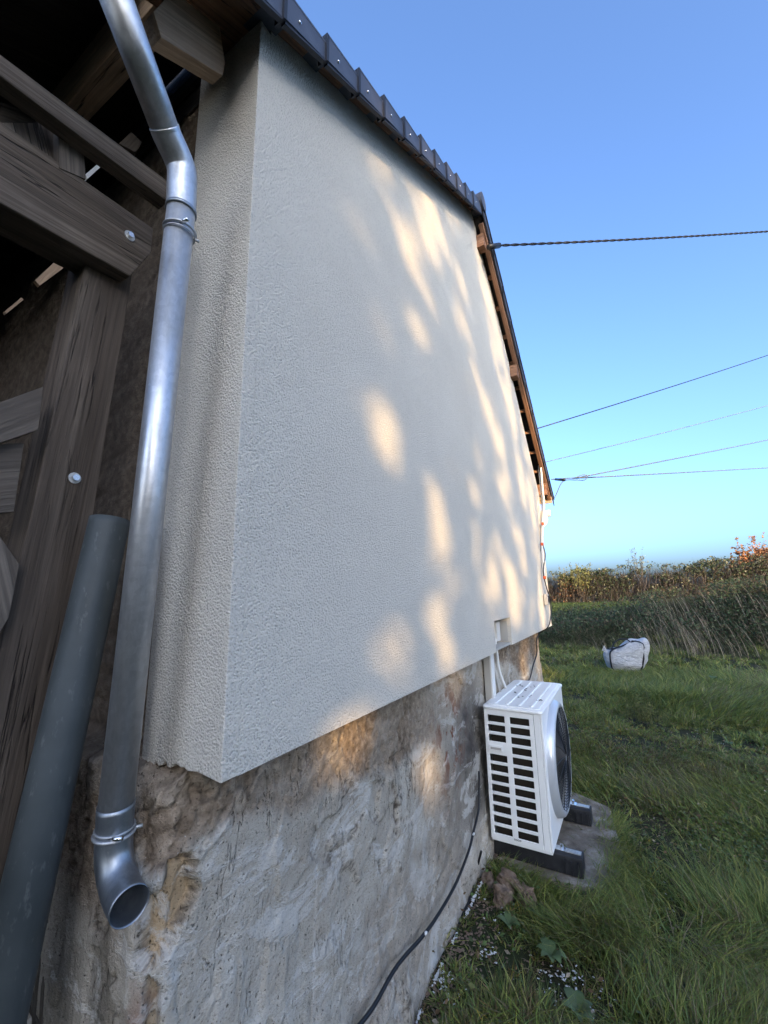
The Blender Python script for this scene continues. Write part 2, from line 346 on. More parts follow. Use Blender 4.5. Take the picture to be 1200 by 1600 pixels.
# old wall, one displaced skin round the corner
def rz(y): return 3.83+.622*(y-YC)
def wz(y): return APZ-1.045*(y-APY)
def old_wall():
    # path: side face (x from -5 to corner), rounded corner, front, far return
    pts = []
    for x in np.arange(-5, -1.5, .12): pts.append((x, .80, 0, -1))
    for x in np.arange(-1.5, -1.10, .007): pts.append((x, .80, 0, -1))
    for t in np.linspace(0, math.pi/2, 16): pts.append((-1.10+.055*math.sin(t), .80+.055*(1-math.cos(t)), math.sin(t), -math.cos(t)))
    for y in np.concatenate([np.arange(.862, 1.3, .006), np.arange(1.3, 3.4, .009)]): pts.append((XO, y, 1, 0))
    for y in np.arange(3.4, 5.66, .02): pts.append((XO, y, 1, 0))
    for t in np.linspace(0, math.pi/2, 8): pts.append((XO-.1*(1-math.cos(t)), 5.66+.1*math.sin(t), math.cos(t), math.sin(t)))
    for x in np.arange(-1.3, -4, -.3): pts.append((x, 5.76, 0, 1))
    pts = np.array(pts); d = np.linalg.norm(np.diff(pts[:, :2], axis=0), axis=1); u = np.concatenate([[0], np.cumsum(d)])
    iu = np.argmin(np.abs(pts[:, 1]-.862)+np.abs(pts[:, 0]-XO)*9); u = u-u[iu]+.862   # u == y on the front face
    zs = np.concatenate([np.arange(-.15, .55, .010), np.arange(.55, 1.42, .0065), np.arange(1.42, 1.6, .01), np.arange(1.6, 5.2, .03)])
    Ug, Zg = np.meshgrid(u, zs); Px = pts[:, 0][None]; Py = pts[:, 1][None]; Nx = pts[:, 2][None]; Ny = pts[:, 3][None]
    low = 1-sstep(1.33, 1.40, Zg+.05*(vnoise(Ug*9, Zg*9, 3)-.5))
    # rough band right under the coat and on the upper side face
    nb = fbm(Ug*4, Zg*4, 5, 31)
    shy = -.10*low*(1-sstep(.86, 1.5, Ug)); Py = Py+shy
    edge = 1.06+.10*np.sin(Ug*2.2)+.20*(nb-.5)+.17*np.exp(-((Ug-1.9)/.5)**2)*0
    edge = np.where(Ug > 1.5, edge-.0, edge)
    rough = sstep(-.02, .05, Zg-edge)*(1-.75*sstep(1.9, 2.5, Ug)*(1-sstep(3.2, 3.8, Ug)))
    rough = np.maximum(rough, 1-low); rough = np.where(Ug < .74, np.maximum(rough, sstep(.95, 1.1, Zg+.2*(nb-.5))), rough)
    rough = np.maximum(rough, sstep(.52, .68, fbm(Ug*1.7+5, Zg*2.3, 5, 77))*.4)
    # broken-out hole beside the elbow, and the crack running down from it
    hx = Ug-(.838+.25*(Zg-1.08))
    wid = np.interp(Zg, [.955, .985, 1.03, 1.08, 1.13, 1.17, 1.185], [-.02, .030, .052, .062, .034, .020, -.02])
    ragged = .026*(fbm(Ug*24, Zg*24, 3, 12)-.5)
    hd = np.minimum(wid+ragged*1.6-np.abs(hx), .05); hole = sstep(-.003, .006, hd)
    w2 = np.interp(Zg, [.60, .70, .80, .86, .93, .97], [.002, .006, .012, .016, .008, -.01]); hd2 = w2+ragged*.6-np.abs(Ug-.80-.02*np.sin(Zg*16))
    hole = np.maximum(hole, .6*sstep(-.001, .004, hd2)*(Zg > .58)*(Zg < .99))
    band2 = sstep(-.004, .004, np.interp(Zg, [1.14, 1.17, 1.25, 1.36], [-.03, .055, .075, .10])+ragged*2.2-np.abs(Ug-.80))
    # smears, scars, pits
    smear = fbm(Ug*2.2+.6*Zg, Zg*1.3, 4, 40); sm2 = fbm(Ug*7+4, Zg*2.2, 4, 41)
    vert = fbm(Ug*16, Zg*1.6, 4, 43); crack = np.abs(fbm(Ug*7, Zg*1.8, 5, 44)-.5)
    crk = (1-sstep(.0, .010, crack))*sstep(.50, .62, fbm(Ug*2.6, Zg*2.6, 3, 45))
    diag = fbm((Zg-.45*Ug)*9, (Ug+Zg)*1.5, 4, 46)
    patch = sstep(.49, .515, fbm(Ug*1.8, Zg*2.0, 6, 52))
    patch2 = sstep(.47, .49, fbm(Ug*3.1+8, Zg*1.4+2, 6, 53))
    plates = .012*patch+.008*patch2
    pits = np.maximum(sstep(.66, .74, fbm(Ug*60, Zg*42, 3, 47)), sstep(.70, .78, fbm(Ug*42, Zg*6.5, 4, 55))*(1-rough))
    disp = .030*(smear-.5)+.016*(sm2-.5)+.010*(vert-.5)*(1-rough)+plates*(1-.5*rough)
    disp += .022*(diag-.5)*(1-sstep(.35, .6, Zg))
    disp += .010*(fbm(Ug*40, Zg*40, 4, 48)-.5)*(.25+rough*1.5)-.010*pits*(.35+.65*rough)-.011*crk
    disp -= .045*hole+.020*band2
    disp += .10*(1-sstep(-.05, .55, Zg))*(.55+.8*(fbm(Ug*1.6, Zg*1.2, 3, 49)-.5))*sstep(.7, 1.0, Ug)*.8
    bulge = .020*np.exp(-((Ug-1.0)/.25)**2-((Zg-1.15)/.2)**2); disp += bulge
    disp = np.where((Zg > 1.30) & (Ug > .86), np.minimum(disp, .018), disp)
    disp = np.where((Zg > 1.37) & (Ug > .78), -.02, disp)
    X = Px+Nx*disp; Y = Py+Ny*disp; lim = np.minimum(rz(np.clip(Y, .7, 9)), wz(np.clip(Y, .7, 9)))-.06; Zg0 = Zg; Zg = np.minimum(Zg, lim)
    V = np.stack([X, Y, Zg], -1).reshape(-1, 3); n, m = Ug.shape
    i = (np.arange(n-1)[:, None]*m+np.arange(m-1)[None]).ravel()
    me = fast_mesh('plaster_wall', V, quads=np.stack([i, i+1, i+m+1, i+m], -1)); me.polygons.foreach_set('use_smooth', [True]*len(me.polygons))
    fattr(me, 'rough', np.clip(np.maximum(rough, band2)*(1-.25*patch*low), 0, 1)); fattr(me, 'hole', hole*.9)
    fattr(me, 'damp_shade', np.clip(.85*np.exp(-((Ug-2.95)/.42)**2)*sstep(.2, .45, Zg)*(1-sstep(.95, 1.32, Zg))*(.35+1.0*fbm(Ug*5, Zg*5, 4, 60))
          +.62*(1-sstep(.2, .80, Ug))+.35*(1-sstep(0, .12, Zg)), 0, .93))  # side face term is painted shade; the others darken a patch and the foot
    fattr(me, 'white', .75*sstep(.56, .70, fbm(Ug*3.2, Zg*3.2+Ug*.9, 5, 61))*(1-sstep(.35, .75, Zg))*(Ug < 2.2)*sstep(.8, 1, Ug))
    fattr(me, 'rust', np.exp(-((Ug-2.55)/.22)**2-((Zg-.95)/.28)**2)+.9*np.exp(-((Ug-.80)/.03)**2-((Zg-.8)/.12)**2))
    e2 = (1-sstep(.0, .005, np.abs(hd-.002)))*.9+(1-sstep(0, .004, np.abs(hd2)))*(Zg > .58)*(Zg < .99)*.7; pe = np.abs(fbm(Ug*1.8, Zg*2.0, 6, 52)-.502)
    crev = np.clip(crk*.9+e2+.75*(1-sstep(0, .0045, pe))*low+.12*pits, 0, .9)
    fattr(me, 'crev', crev)
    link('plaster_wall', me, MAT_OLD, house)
old_wall()

# dark underside, rafters and tiled verges ----------------------------------------
XV = -.80
def rrz(y): return rz(y)+.045          # underside line of near roof boards
yE = .19                              # eave of the near slope
sl_n = np.array([0, 1, .622]); sl_n = sl_n/np.linalg.norm(sl_n)
def slab(name, y0, z0, y1, z1, x0, x1, th, mat, parent, bevel=0):
    d = np.array([0, y1-y0, z1-z0]); up = _n(np.array([0, -(z1-z0), y1-y0]))*th
    return prism(name, [(x0, y0, z0), (x0, y1, z1), (x1, y1, z1), (x1, y0, z0)], up, mat, parent, bevel, axis=d)
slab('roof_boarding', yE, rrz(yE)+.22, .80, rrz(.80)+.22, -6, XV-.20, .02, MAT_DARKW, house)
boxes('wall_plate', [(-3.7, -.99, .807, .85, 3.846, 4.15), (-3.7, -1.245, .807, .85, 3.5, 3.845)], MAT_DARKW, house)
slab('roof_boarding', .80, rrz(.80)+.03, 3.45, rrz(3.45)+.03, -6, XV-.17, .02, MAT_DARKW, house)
slab('roof_slope', .80, rrz(.80)+.055, 3.45, rrz(3.45)+.055, -6, XV-.175, .03, MAT_SLATE, house)
slab('roof_boarding', 3.45, roofz(3.45)-.07, 6.30, roofz(6.30)-.07, -6, XV-.02, .02, MAT_DARKW, house)
slab('roof_slope', 3.45, roofz(3.45)-.045, 6.36, roofz(6.36)-.045, -6, XV-.015, .03, MAT_SLATE, house)
# soffit strip under the near rake, between coat and verge
slab('soffit_board', yE, rrz(yE)-.046, 3.46, rrz(3.46)-.046, XR-.2, XV-.026, .016, MAT_REDW, house)
slab('barge_rafter', yE, rrz(yE)-.062, 3.46, rrz(3.46)-.062, XV-.05, XV-.022, .030, MAT_REDW, house)
# verge tiles of the near rake: overlapping folded slate pieces
for i in range(14):
    y0 = .79-.245*3+.2335*i*1.0; y1 = y0+.30
    if y0 > 3.3: break
    zb = lambda y: 3.800+.622*(y-.844); ztp = lambda y: 3.860+.630*(y-.79)
    lift = .040
    # each piece tilts: its lower (near-eave) end rides over the next one down
    A = [(XV+.012, y0, zb(y0)-.004), (XV+.002, y1, zb(y1)+.004), (XV+.002, y1, ztp(y1)-.014), (XV+.012, y0, ztp(y0)+lift)]
    t = prism('verge_tile', A, (-.011, 0, 0), MAT_SLATE, house)
    e = boxes('tile_edge', [(0, .012, -.006, .010, 0, 1)], MAT_SLATEE, t, mw=Matrix.Identity(4)); bpy.data.objects.remove(e)
    B = [(XV+.013, y0, ztp(y0)+lift), (XV+.003, y1, ztp(y1)-.014), (XV-.16, y1, ztp(y1)-.014), (XV-.16, y0, ztp(y0)+lift)]
    prism('tile_cap', B, (0, 0, -.010), MAT_SLATE, t)
    c = [(XV+.014, y0-.004, zb(y0)-.012), (XV+.014, y0+.010, zb(y0)-.004), (XV+.014, y0+.010, ztp(y0)+lift+.002), (XV+.014, y0-.004, ztp(y0)+lift-.004)]
    prism('tile_edge', c, (-.045, 0, 0), MAT_SLATEE, t)
    yy = y0+.075; zz = .5*(zb(yy)+ztp(yy))-.004
    tube('tile_nail', [(XV+.008, yy, zz), (XV+.0155, yy, zz)], .0055, MAT_STEEL, t, 10)
    fb = [(XV+.006, y0+.01, zb(y0)-.012), (XV+.006, y1, zb(y1)-.010), (XV-.012, y1, zb(y1)-.010), (XV-.012, y0+.01, zb(y0)-.012)]
    prism('tile_lip', fb, (0, 0, .010), MAT_SLATEE, t)
# ridge tile
bmv = []; 
pth = [(XV+.025, 3.41, 5.53), (-6, 3.41, 5.53)]
V, Fc = tube_vf(pth, .085, 20); link('ridge_tile', mesh('ridge', V, Fc), MAT_SLATE, house, smooth=False)
# far rake
for i in range(10):
    y0 = 3.42+.30*i; y1 = y0+.33; lf = .016
    A = [(XV+.010, y0, roofz(y0)-.09), (XV+.010, y1, roofz(y1)-.09), (XV+.010, y1, roofz(y1)+lf), (XV+.010, y0, roofz(y0)-.004)]
    t = prism('verge_tile', A, (-.011, 0, 0), MAT_SLATE, house)
    B = [(XV+.022, y0, roofz(y0)-.004), (XV+.022, y1, roofz(y1)+lf), (XV-.20, y1, roofz(y1)+lf), (XV-.20, y0, roofz(y0)-.004)]
    prism('tile_cap', B, (0, 0, -.012), MAT_SLATE, t)
slab('barge_rafter', 3.46, roofz(3.46)-.145, 6.30, roofz(6.30)-.145, XV-.055, XV-.012, .065, MAT_REDW, house)
for i in range(11):
    y = 3.62+.255*i; L0 = XR-.5
    boxes('batten', [(L0, XV-.056, y-.017, y+.017, roofz(y)-.118, roofz(y)-.08)], MAT_REDW, house)
q = P(800, 585, x=XR+.03)
boxes('purlin', [(XR-.6, XV-.02, 4.60, 4.72, roofz(4.66)-.27, roofz(4.66)-.125)], MAT_REDW, house)
boxes('purlin', [(XR-.6, XV-.03, 3.52, 3.62, 5.16, 5.30)], MAT_REDW, house)
boxes('purlin', [(XR-.6, XV-.02, 6.02, 6.12, roofz(6.07)-.30, roofz(6.07)-.14)], MAT_REDW, house)
boxes('fascia_board', [(-3, XV-.0, 6.31, 6.335, roofz(6.32)-.17, roofz(6.32)-.05)], MAT_FRESH, house)
prism('knee_brace', [(XR-.05, 5.88, 3.05), (XR-.05, 5.95, 3.02), (XR-.05, 6.12, roofz(6.1)-.30), (XR-.05, 6.04, roofz(6.05)-.30)], (-.06, 0, 0), MAT_REDW, house)
tube('gutter', [(XV-.05, 6.42, 2.93), (-3, 6.42, 2.93)], .05, MAT_WPL, house, 14)
tube('gutter_outlet', catmull([(XV-.12, 6.40, 2.90), (XV-.13, 6.38, 2.80), (XV-.16, 6.20, 2.72), (XV-.2, 6.0, 2.66)], 5), .032, MAT_WPL, house, 12)

# ------------------------------------------------------------------ timber lean-to
lean = tag(empty('timber_frame', (-1.4, .3, 0)), 'weathered timber post and beam frame standing against the old wall at left', 'timber frame')
def face(name, pxs, x=None, y=None, off=(-.1, 0, 0), mat=None, axis=None, parent=None, bevel=.003):
    return prism(name, [P(a, b, x=x, y=y) for a, b in pxs], off, mat or MAT_WOOD, parent or lean, bevel=bevel, axis=axis)
def bolt(px, py, x, parent, r=.016):
    c = P(px, py, x=x)
    o = tube('bolt_washer', [c, c+np.array([.004, 0, 0])], r, MAT_ZINC, parent, 16, smooth=False)
    tube('bolt_head', [c+np.array([.004, 0, 0]), c+np.array([.014, 0, 0])], r*.6, MAT_STEEL, parent, 6, smooth=False)
XB = -1.28
A0 = P(240, 357, x=XB); A1 = P(203, 432, x=XB); B0 = P(-30, 168, x=XB); B1 = P(-30, 300, x=XB)
dB = _n(A0-B0)
beam = prism('beam', [B1, A1, P(236, 396, x=XB), A0, B0], (-.13, 0, 0), MAT_WOOD, lean, bevel=.004, axis=A1-B1)
bolt(202, 369, XB, beam)
prism('brace', [P(-30, 191, x=XB-.03), P(87, 193, x=XB-.03), P(93, 262, x=XB-.03), P(-30, 195, x=XB-.03)], (-.06, 0, 0), MAT_WOODG, lean, axis=(0, .3, -.9))
prism('rail', [P(-30, 96, x=XB+.06), P(263, 316, x=XB+.06), P(267, 287, x=XB+.06), P(-30, 62, x=XB+.06)], (-.055, 0, 0), MAT_WOOD, lean, bevel=.002, axis=P(267, 287, x=XB+.06)-P(-30, 62, x=XB+.06))
prism('strut', [P(90, 170, x=XB+.003), P(128, 195, x=XB+.003), P(134, 280, x=XB+.003), P(93, 262, x=XB+.003)], (-.05, 0, 0), MAT_WOODG, lean, axis=P(93, 262, x=XB)-P(90, 170, x=XB))
XP = -1.34
post = prism('post', [P(-160, 1700, x=XP), P(-75, 1700, x=XP), P(50, 1183, x=XP), P(140, 840, x=XP), P(212, 400, x=XP), P(137, 395, x=XP), P(50, 800, x=XP)], (-.12, 0, 0), MAT_WOOD, lean, bevel=.004,
             axis=P(212, 400, x=XP)-P(50, 1183, x=XP))
bolt(116, 747, XP, post)
prism('plank', [P(-60, 650, x=XP+.04), P(68, 604, x=XP+.04), P(60, 672, x=XP+.04), P(-60, 712, x=XP+.04)], (-.055, 0, 0), MAT_WOODG, lean, bevel=.002, axis=P(68, 604, x=XP)-P(-60, 650, x=XP))
prism('plank', [P(-60, 695, x=XP+.012), P(38, 692, x=XP+.012), P(22, 800, x=XP+.012), P(-60, 805, x=XP+.012)], (-.03, 0, 0), MAT_WOODG, lean, bevel=.002, axis=P(38, 692, x=XP)-P(-60, 695, x=XP))
prism('plank', [P(-60, 760, x=XP+.03), P(0, 838, x=XP+.03), P(31, 882, x=XP+.03), P(14, 965, x=XP+.03), P(-60, 1090, x=XP+.03)], (-.03, 0, 0), MAT_WOODG, lean, bevel=.002, axis=(0, .3, -1))
# pale ragged batten ends deep inside
prism('batten', [P(55, 438, x=-1.9), P(97, 398, x=-1.9), P(110, 404, x=-1.9), P(100, 418, x=-1.9), P(62, 446, x=-1.9)], (-.02, 0, 0), MAT_FRESH, lean)
prism('batten', [P(8, 486, x=-1.9), P(33, 465, x=-1.9), P(37, 468, x=-1.9), P(10, 490, x=-1.9)], (-.02, 0, 0), MAT_FRESH, lean)
prism('batten', [P(186, 224, x=-1.5), P(205, 206, x=-1.5), P(222, 222, x=-1.5), P(212, 238, x=-1.5)], (-.05, .01, 0), MAT_WOODG, lean)
prism('batten', [P(134, 272, x=-1.45), P(155, 254, x=-1.45), P(159, 259, x=-1.45), P(137, 279, x=-1.45)], (-.02, 0, 0), MAT_WPL, lean)
# overhead purlin and rafter tail
prism('purlin', [P(252, -6, y=.50), P(107, 160, y=.50), P(-10, 300, y=.50), P(-90, 240, y=.50), P(33, 108, y=.50), P(150, -6, y=.50)], (0, .08, .02), MAT_FRESH, lean, bevel=.002, axis=P(107, 160, y=.5)-P(252, -6, y=.5))
prism('rafter_tail', [P(240, 18, x=-1.02), P(252, 58, x=-1.02), P(348, 118, x=-1.02), P(352, 98, x=-1.02), P(334, -20, x=-1.02), P(275, -20, x=-1.02)], (-.055, 0, 0), MAT_FRESH, lean, bevel=.002, axis=(0, 1, .62))
# more rafters up in the dark, running up the slope
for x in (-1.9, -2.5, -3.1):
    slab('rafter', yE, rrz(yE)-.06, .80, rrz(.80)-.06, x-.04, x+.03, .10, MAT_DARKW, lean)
# boarded enclosure added behind the frame to block light and keep it dark
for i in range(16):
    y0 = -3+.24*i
    boxes('shade_wall_board', [(-3.62-.01*(i % 2), -3.6, y0, y0+.235, -.1, 3.6)], MAT_DARKW, lean)
boxes('shade_end_wall', [(-3.6, -1.55, -1.02, -1.0, -.1, 4.2)], MAT_DARKW, lean)
prism('shade_lean_roof', [(-3.7, -.3, 3.86), (-1.6, -.3, 3.86), (-1.6, .80, 4.02), (-3.7, .80, 4.02)], (0, 0, .03), MAT_DARKW, lean)
boxes('shade_side_board', [(-3.66, -3.63, -1.1, .85, 2.0, 4.2)], MAT_DARKW, lean)

# ------------------------------------------------------------------ downpipe
dp = tag(empty('downpipe', (-1.08, .60, 1.1)), 'galvanised steel downpipe with an open elbow, running down beside the rough-cast return', 'downpipe')
R0 = .043
top = P(160, -60, d=0.9264); b1 = P(262, 213, d=1.1580); b2 = P(283, 262, d=1.2063); b3 = P(283, 330, d=1.1918)
bot = P(181, 1262, d=0.9843)
R0 = .0382
tube('upper_pipe', [top, b1+(b1-top)*.02], R0, MAT_GALV, dp, 32)
bend = catmull([top+(b1-top)*.93, b1, b2, P(284, 300, d=1.2014), b3], 8)
tube('bend', bend, R0*1.045, MAT_GALV, dp, 32)
tube('lower_pipe', [b3, bot], [R0*.99, R0*.99], MAT_GALV, dp, 32)
dd = _n(bot-b3)
for nm, t, r in (('bend_lip', .0, 1.09),):
    c = b3; tube(nm, [c-dd*.006, c+dd*.004], R0*r, MAT_GALVD, dp, 32)
def ring(c, d, R, r, mat, parent, name='clamp_band'):
    d = _n(np.array(d)); u = _n(np.cross(d, [1, 0, 0.2])); v = np.cross(d, u)
    pth = [c+R*(math.cos(t)*u+math.sin(t)*v) for t in np.linspace(0, 2*math.pi, 41)]
    return tube(name, pth, r, mat, parent, 8, cap=False)
cl = P(281, 361, d=1.1821)
clamp = ring(cl, dd, R0*1.08, .0038, MAT_GALV, dp, 'clamp'); ring(cl+dd*.012, dd, R0*1.06, .0022, MAT_GALV, clamp, 'clamp_rib')
s = cl+np.array([.036, -.018, 0]); tube('clamp_screw', [s+np.array([-.012, 0, 0]), s+np.array([.022, .004, -.004])], .005, MAT_STEEL, clamp, 8)
tube('clamp_pin', [cl+np.array([.02, .03, -.01]), cl+np.array([.025, .045, -.012])], .004, MAT_ZINC, clamp, 8)
# scratch seam where the old length was marked, then the shoe
seam = P(193, 1155, d=1.0084); 
tube('pipe_seam', [seam+np.array([.0, -.0, .0])+dd*-.0, seam+dd*.003], R0*1.015, MAT_GALVD, dp, 32)
sb = P(179, 1300, d=0.9795)
shoe = [bot-dd*.01, sb, P(178, 1335, d=0.9698), P(183, 1368, d=0.9505), P(192, 1396, d=0.9216), P(203, 1416, d=0.8897)]
shoe = catmull(shoe, 6)
V, Fc = tube_vf(shoe, [R0*1.05]*3+[R0*1.03]*(len(shoe)-3), 36, cap=False)
o = link('outlet_elbow', mesh('elbow', V, Fc), MAT_GALVD, dp, smooth=True)
sd = o.modifiers.new('s', 'SOLIDIFY'); sd.thickness = .0012; sd.offset = -1
c2 = ring(sb, dd, R0*1.10, .0042, MAT_GALV, dp, 'clamp'); ring(sb-dd*.011, dd, R0*1.075, .0024, MAT_GALV, c2, 'clamp_rib')
s = sb+np.array([.037, -.022, .004]); tube('clamp_screw', [s+np.array([-.010, -.004, 0]), s+np.array([.020, .008, .002])], .0055, MAT_STEEL, c2, 8)
tube('clamp_pin', [sb+np.array([.02, .03, .0]), sb+np.array([.03, .05, .0])], .004, MAT_ZINC, c2, 8)

# loose grey plastic pipe
lp0 = P(172, 812, d=1.16); lp1 = P(18, 1500, d=.86); lpd = _n(lp1-lp0)
V, Fc = tube_vf([lp0, lp0+lpd*.02, lp0+(lp1-lp0)*.5, lp1+lpd*.4], .0495, 40, cap=False)
o = link('plastic_pipe', mesh('plastic_pipe', V, Fc), MAT_PVC, smooth=True)
sd = o.modifiers.new('s', 'SOLIDIFY'); sd.thickness = .0035; sd.offset = -1
tag(o, 'scuffed dark grey plastic pipe leaning diagonally in front of the timber post', 'pipe')
# dead stems at the foot
stems = empty('dry_plant', (-1.0, .55, .6)); tag(stems, 'bare dark stems growing behind the foot of the grey plastic pipe', 'plant')
for i in range(7):
    a = P(40+random.uniform(-15, 45), 1640, d=1.0); b = P(30+random.uniform(0, 40), 1500+random.uniform(-20, 60), d=1.0)
    m_ = (a+b)/2+np.array([random.uniform(-.01, .01), 0, 0]); tube('stem', catmull([a, m_, b], 4), [.004]*8+[.001], MAT_BARK, stems, 5)

# ------------------------------------------------------------------ heat pump
hp = tag(empty('heat_pump', (-.79, 3.55, .16)), 'white outdoor heat pump unit with slotted side panel and round fan grille', 'heat pump')
hx0, hx1, hy0, hy1, hz0, hz1 = -.985, -.590, 3.08, 4.05, .178, 1.012
ro = .03
def rprof(x0, x1, y0, y1, r, n=5):
    out = []
    for cx, cy, a0 in ((x1-r, y1-r, 0), (x0+r, y1-r, 90), (x0+r, y0+r, 180), (x1-r, y0+r, 270)):
        for i in range(n): a = math.radians(a0+90*i/(n-1)); out.append((cx+r*math.cos(a), cy+r*math.sin(a)))
    return out
def pris_z(name, prof, z0, z1, mat, parent, bevel=0, smooth=False):
    n = len(prof); V = [(x, y, z0) for x, y in prof]+[(x, y, z1) for x, y in prof]
    Fc = [tuple(range(n))[::-1], tuple(range(n, 2*n))]+[(i, (i+1) % n, n+(i+1) % n, n+i) for i in range(n)]
    return link(name, mesh(name, V, Fc), mat, parent, bevel=bevel)
# front shell (fan side) and rear shell around a dark core
pris_z('coil_core', rprof(hx0+.03, hx1-.03, hy0+.03, hy1-.03, .01), hz0+.02, hz1-.02, MAT_COIL, hp)
boxes('front_panel', [(hx1-.016, hx1, hy0+.003, hy1, hz0, hz1-.002)], MAT_WHITE, hp, bevel=.006)
boxes('corner_panel', [(hx1-.055, hx1-.0165, hy0+.001, hy0+.014, hz0, hz1-.002)], MAT_WHITE, hp, bevel=.004)
boxes('rear_panel', [(hx0, hx0+.012, hy0+.004, hy1, hz0, hz1-.002), (hx0, hx1-.02, hy1-.012, hy1, hz0, hz1-.002)], MAT_WHITE, hp, bevel=.004)
boxes('base_pan', [(hx0+.004, hx1-.006, hy0+.006, hy1-.004, hz0-.012, hz0+.004)], MAT_WHITE, hp, bevel=.003)
# slotted side panel
W = hx1-.058-hx0; us = [0, .075, .425, .535, .915, 1.0]
Hh = hz1-hz0; rows = []; v0 = .932
for i in range(12): rows.append((v0-.0762*i-.052, v0-.0762*i))
vs = sorted({0, 1, *[round(x, 5) for r in rows for x in r]})
V = []; Fc = []
for vv in vs:
    for uu in us: V.append((hx0+.001+uu*W, hy0, hz0+.001+vv*(Hh-.004)))
nu = len(us)
for j in range(len(vs)-1):
    vm = (vs[j]+vs[j+1])/2; inrow = [i for i, r in enumerate(rows) if r[0] < vm < r[1]]
    for i in range(nu-1):
        if inrow and i in (1, 3) and not (i == 1 and inrow[0] == 3): continue
        Fc.append((j*nu+i, j*nu+i+1, (j+1)*nu+i+1, (j+1)*nu+i))
o = link('side_panel', mesh('side_panel', V, Fc), MAT_WHITE, hp)
sd = o.modifiers.new('s', 'SOLIDIFY'); sd.thickness = .010; sd.offset = -1
bv = o.modifiers.new('b', 'BEVEL'); bv.width = .0035; bv.segments = 2; bv.limit_method = 'ANGLE'
panel = o
uh0, uh1 = us[1], us[2]; zr = rows[3]
hxa = hx0+uh0*W; hxb = hx0+uh1*W-.02; hza = hz0+zr[0]*Hh+.002; hzb = hz0+zr[1]*Hh-.002
ho = boxes('handle', [(hxa, hxb, hy0-.009, hy0-.001, hza, hzb)], MAT_WHITE, panel, bevel=.006)
boxes('handle_recess', [(hxa+.012, hxb-.012, hy0-.0105, hy0-.0088, hza+.010, hzb-.014)], MAT_CREAM, panel, bevel=.0005)
# small dark mark near the bottom of the panel
for i in range(4):
    x = hx0+W*(.47+.035*i); ring(np.array([x, hy0-.0012, hz0+.026]), (0, 1, 0), .0042, .0012, MAT_BLACK, panel, 'panel_mark')
for x in (hx0+.03, hx0+.22):
    tube('panel_screw', [(x, hy0-.004, hz1-.012), (x, hy0+.002, hz1-.012)], .004, MAT_ZINC, panel, 8)
# lid with ribs
lid = pris_z('lid', rprof(hx0-.008, hx1+.010, hy0-.010, hy1+.008, .03), hz1-.022, hz1, MAT_WHITE, hp, bevel=.008)
pris_z('lid_panel', rprof(hx0+.018, hx1-.018, hy0+.022, hy1-.022, .03), hz1-.001, hz1+.007, MAT_WHITE, lid, bevel=.004)
for k_ in range(4):
    x = hx0+.07+.083*k_; pris_z('lid_rib', rprof(x-.012, x+.012, hy0+.06, hy1-.07, .011), hz1+.006, hz1+.013, MAT_WHITE, lid, bevel=.004)
# fan ring, guard, blades
fc = np.array([hx1, hy0+.42, hz0+.435]); FR = .375
rp = []; V = []; Fc = []; prof = [(FR+.004, -.002), (FR, .02), (FR-.012, .042), (FR-.030, .052), (FR-.040, .050), (FR-.046, .030), (FR-.048, -.002)]
ns = 56
for (r_, h_) in prof:
    for i in range(ns): a = 2*math.pi*i/ns; V.append((fc[0]+h_, fc[1]+r_*math.cos(a), fc[2]+r_*math.sin(a)))
for j in range(len(prof)-1):
    for i in range(ns): i2 = (i+1) % ns; Fc.append((j*ns+i, j*ns+i2, (j+1)*ns+i2, (j+1)*ns+i))
link('fan_ring', mesh('fan_ring', V, Fc), MAT_SILV, hp, smooth=True)
V = [(fc[0]+.003, fc[1]+(FR-.04)*math.cos(2*math.pi*i/ns), fc[2]+(FR-.04)*math.sin(2*math.pi*i/ns)) for i in range(ns)]
link('fan_opening', mesh('fan_opening', V, [tuple(range(ns))]), MAT_BLACK, hp)
g = [tube_vf([(fc[0]+.045+.022*(1-(r_/FR)**2), fc[1]+r_*math.cos(t), fc[2]+r_*math.sin(t)) for t in np.linspace(0, 2*math.pi, 45)], .0022, 5, False) for r_ in np.arange(.035, FR-.04, .017)]
for t in np.arange(0, 360, 20):
    a = math.radians(t); g.append(tube_vf([(fc[0]+.047+.022*(1-(r_/FR)**2), fc[1]+r_*math.cos(a+.6*r_), fc[2]+r_*math.sin(a+.6*r_)) for r_ in np.linspace(.03, FR-.042, 7)], .0025, 5, False))
V = []; Fc = []
for v_, f_ in g: n = len(V); V += v_; Fc += [tuple(i+n for i in q_) for q_ in f_]
link('fan_guard', mesh('fan_guard', V, Fc), MAT_BLACK, hp)
for kk in range(3):
    V = []
    for r_ in np.linspace(.05, .31, 6):
        for t in np.linspace(0, 1.3, 5): a = kk*2.094+t+.5*r_; V.append((fc[0]+.010+.022*t/1.3, fc[1]+r_*math.cos(a), fc[2]+r_*math.sin(a)))
    link('fan_blade', mesh('fan_blade', V, [(j*5+i, j*5+i+1, (j+1)*5+i+1, (j+1)*5+i) for j in range(5) for i in range(4)]), MAT_CREAM, hp)
# steel foot brackets
for y in (3.20, 3.86):
    boxes('foot_bracket', [(hx0-.0, hx1+.055, y-.025, y+.025, hz0-.019, hz0-.0125)], MAT_STEEL, hp, bevel=.001)
    tube('foot_bolt', [(hx1+.032, y, hz0-.012), (hx1+.032, y, hz0+.010)], .010, MAT_STEEL, hp, 6, smooth=False)
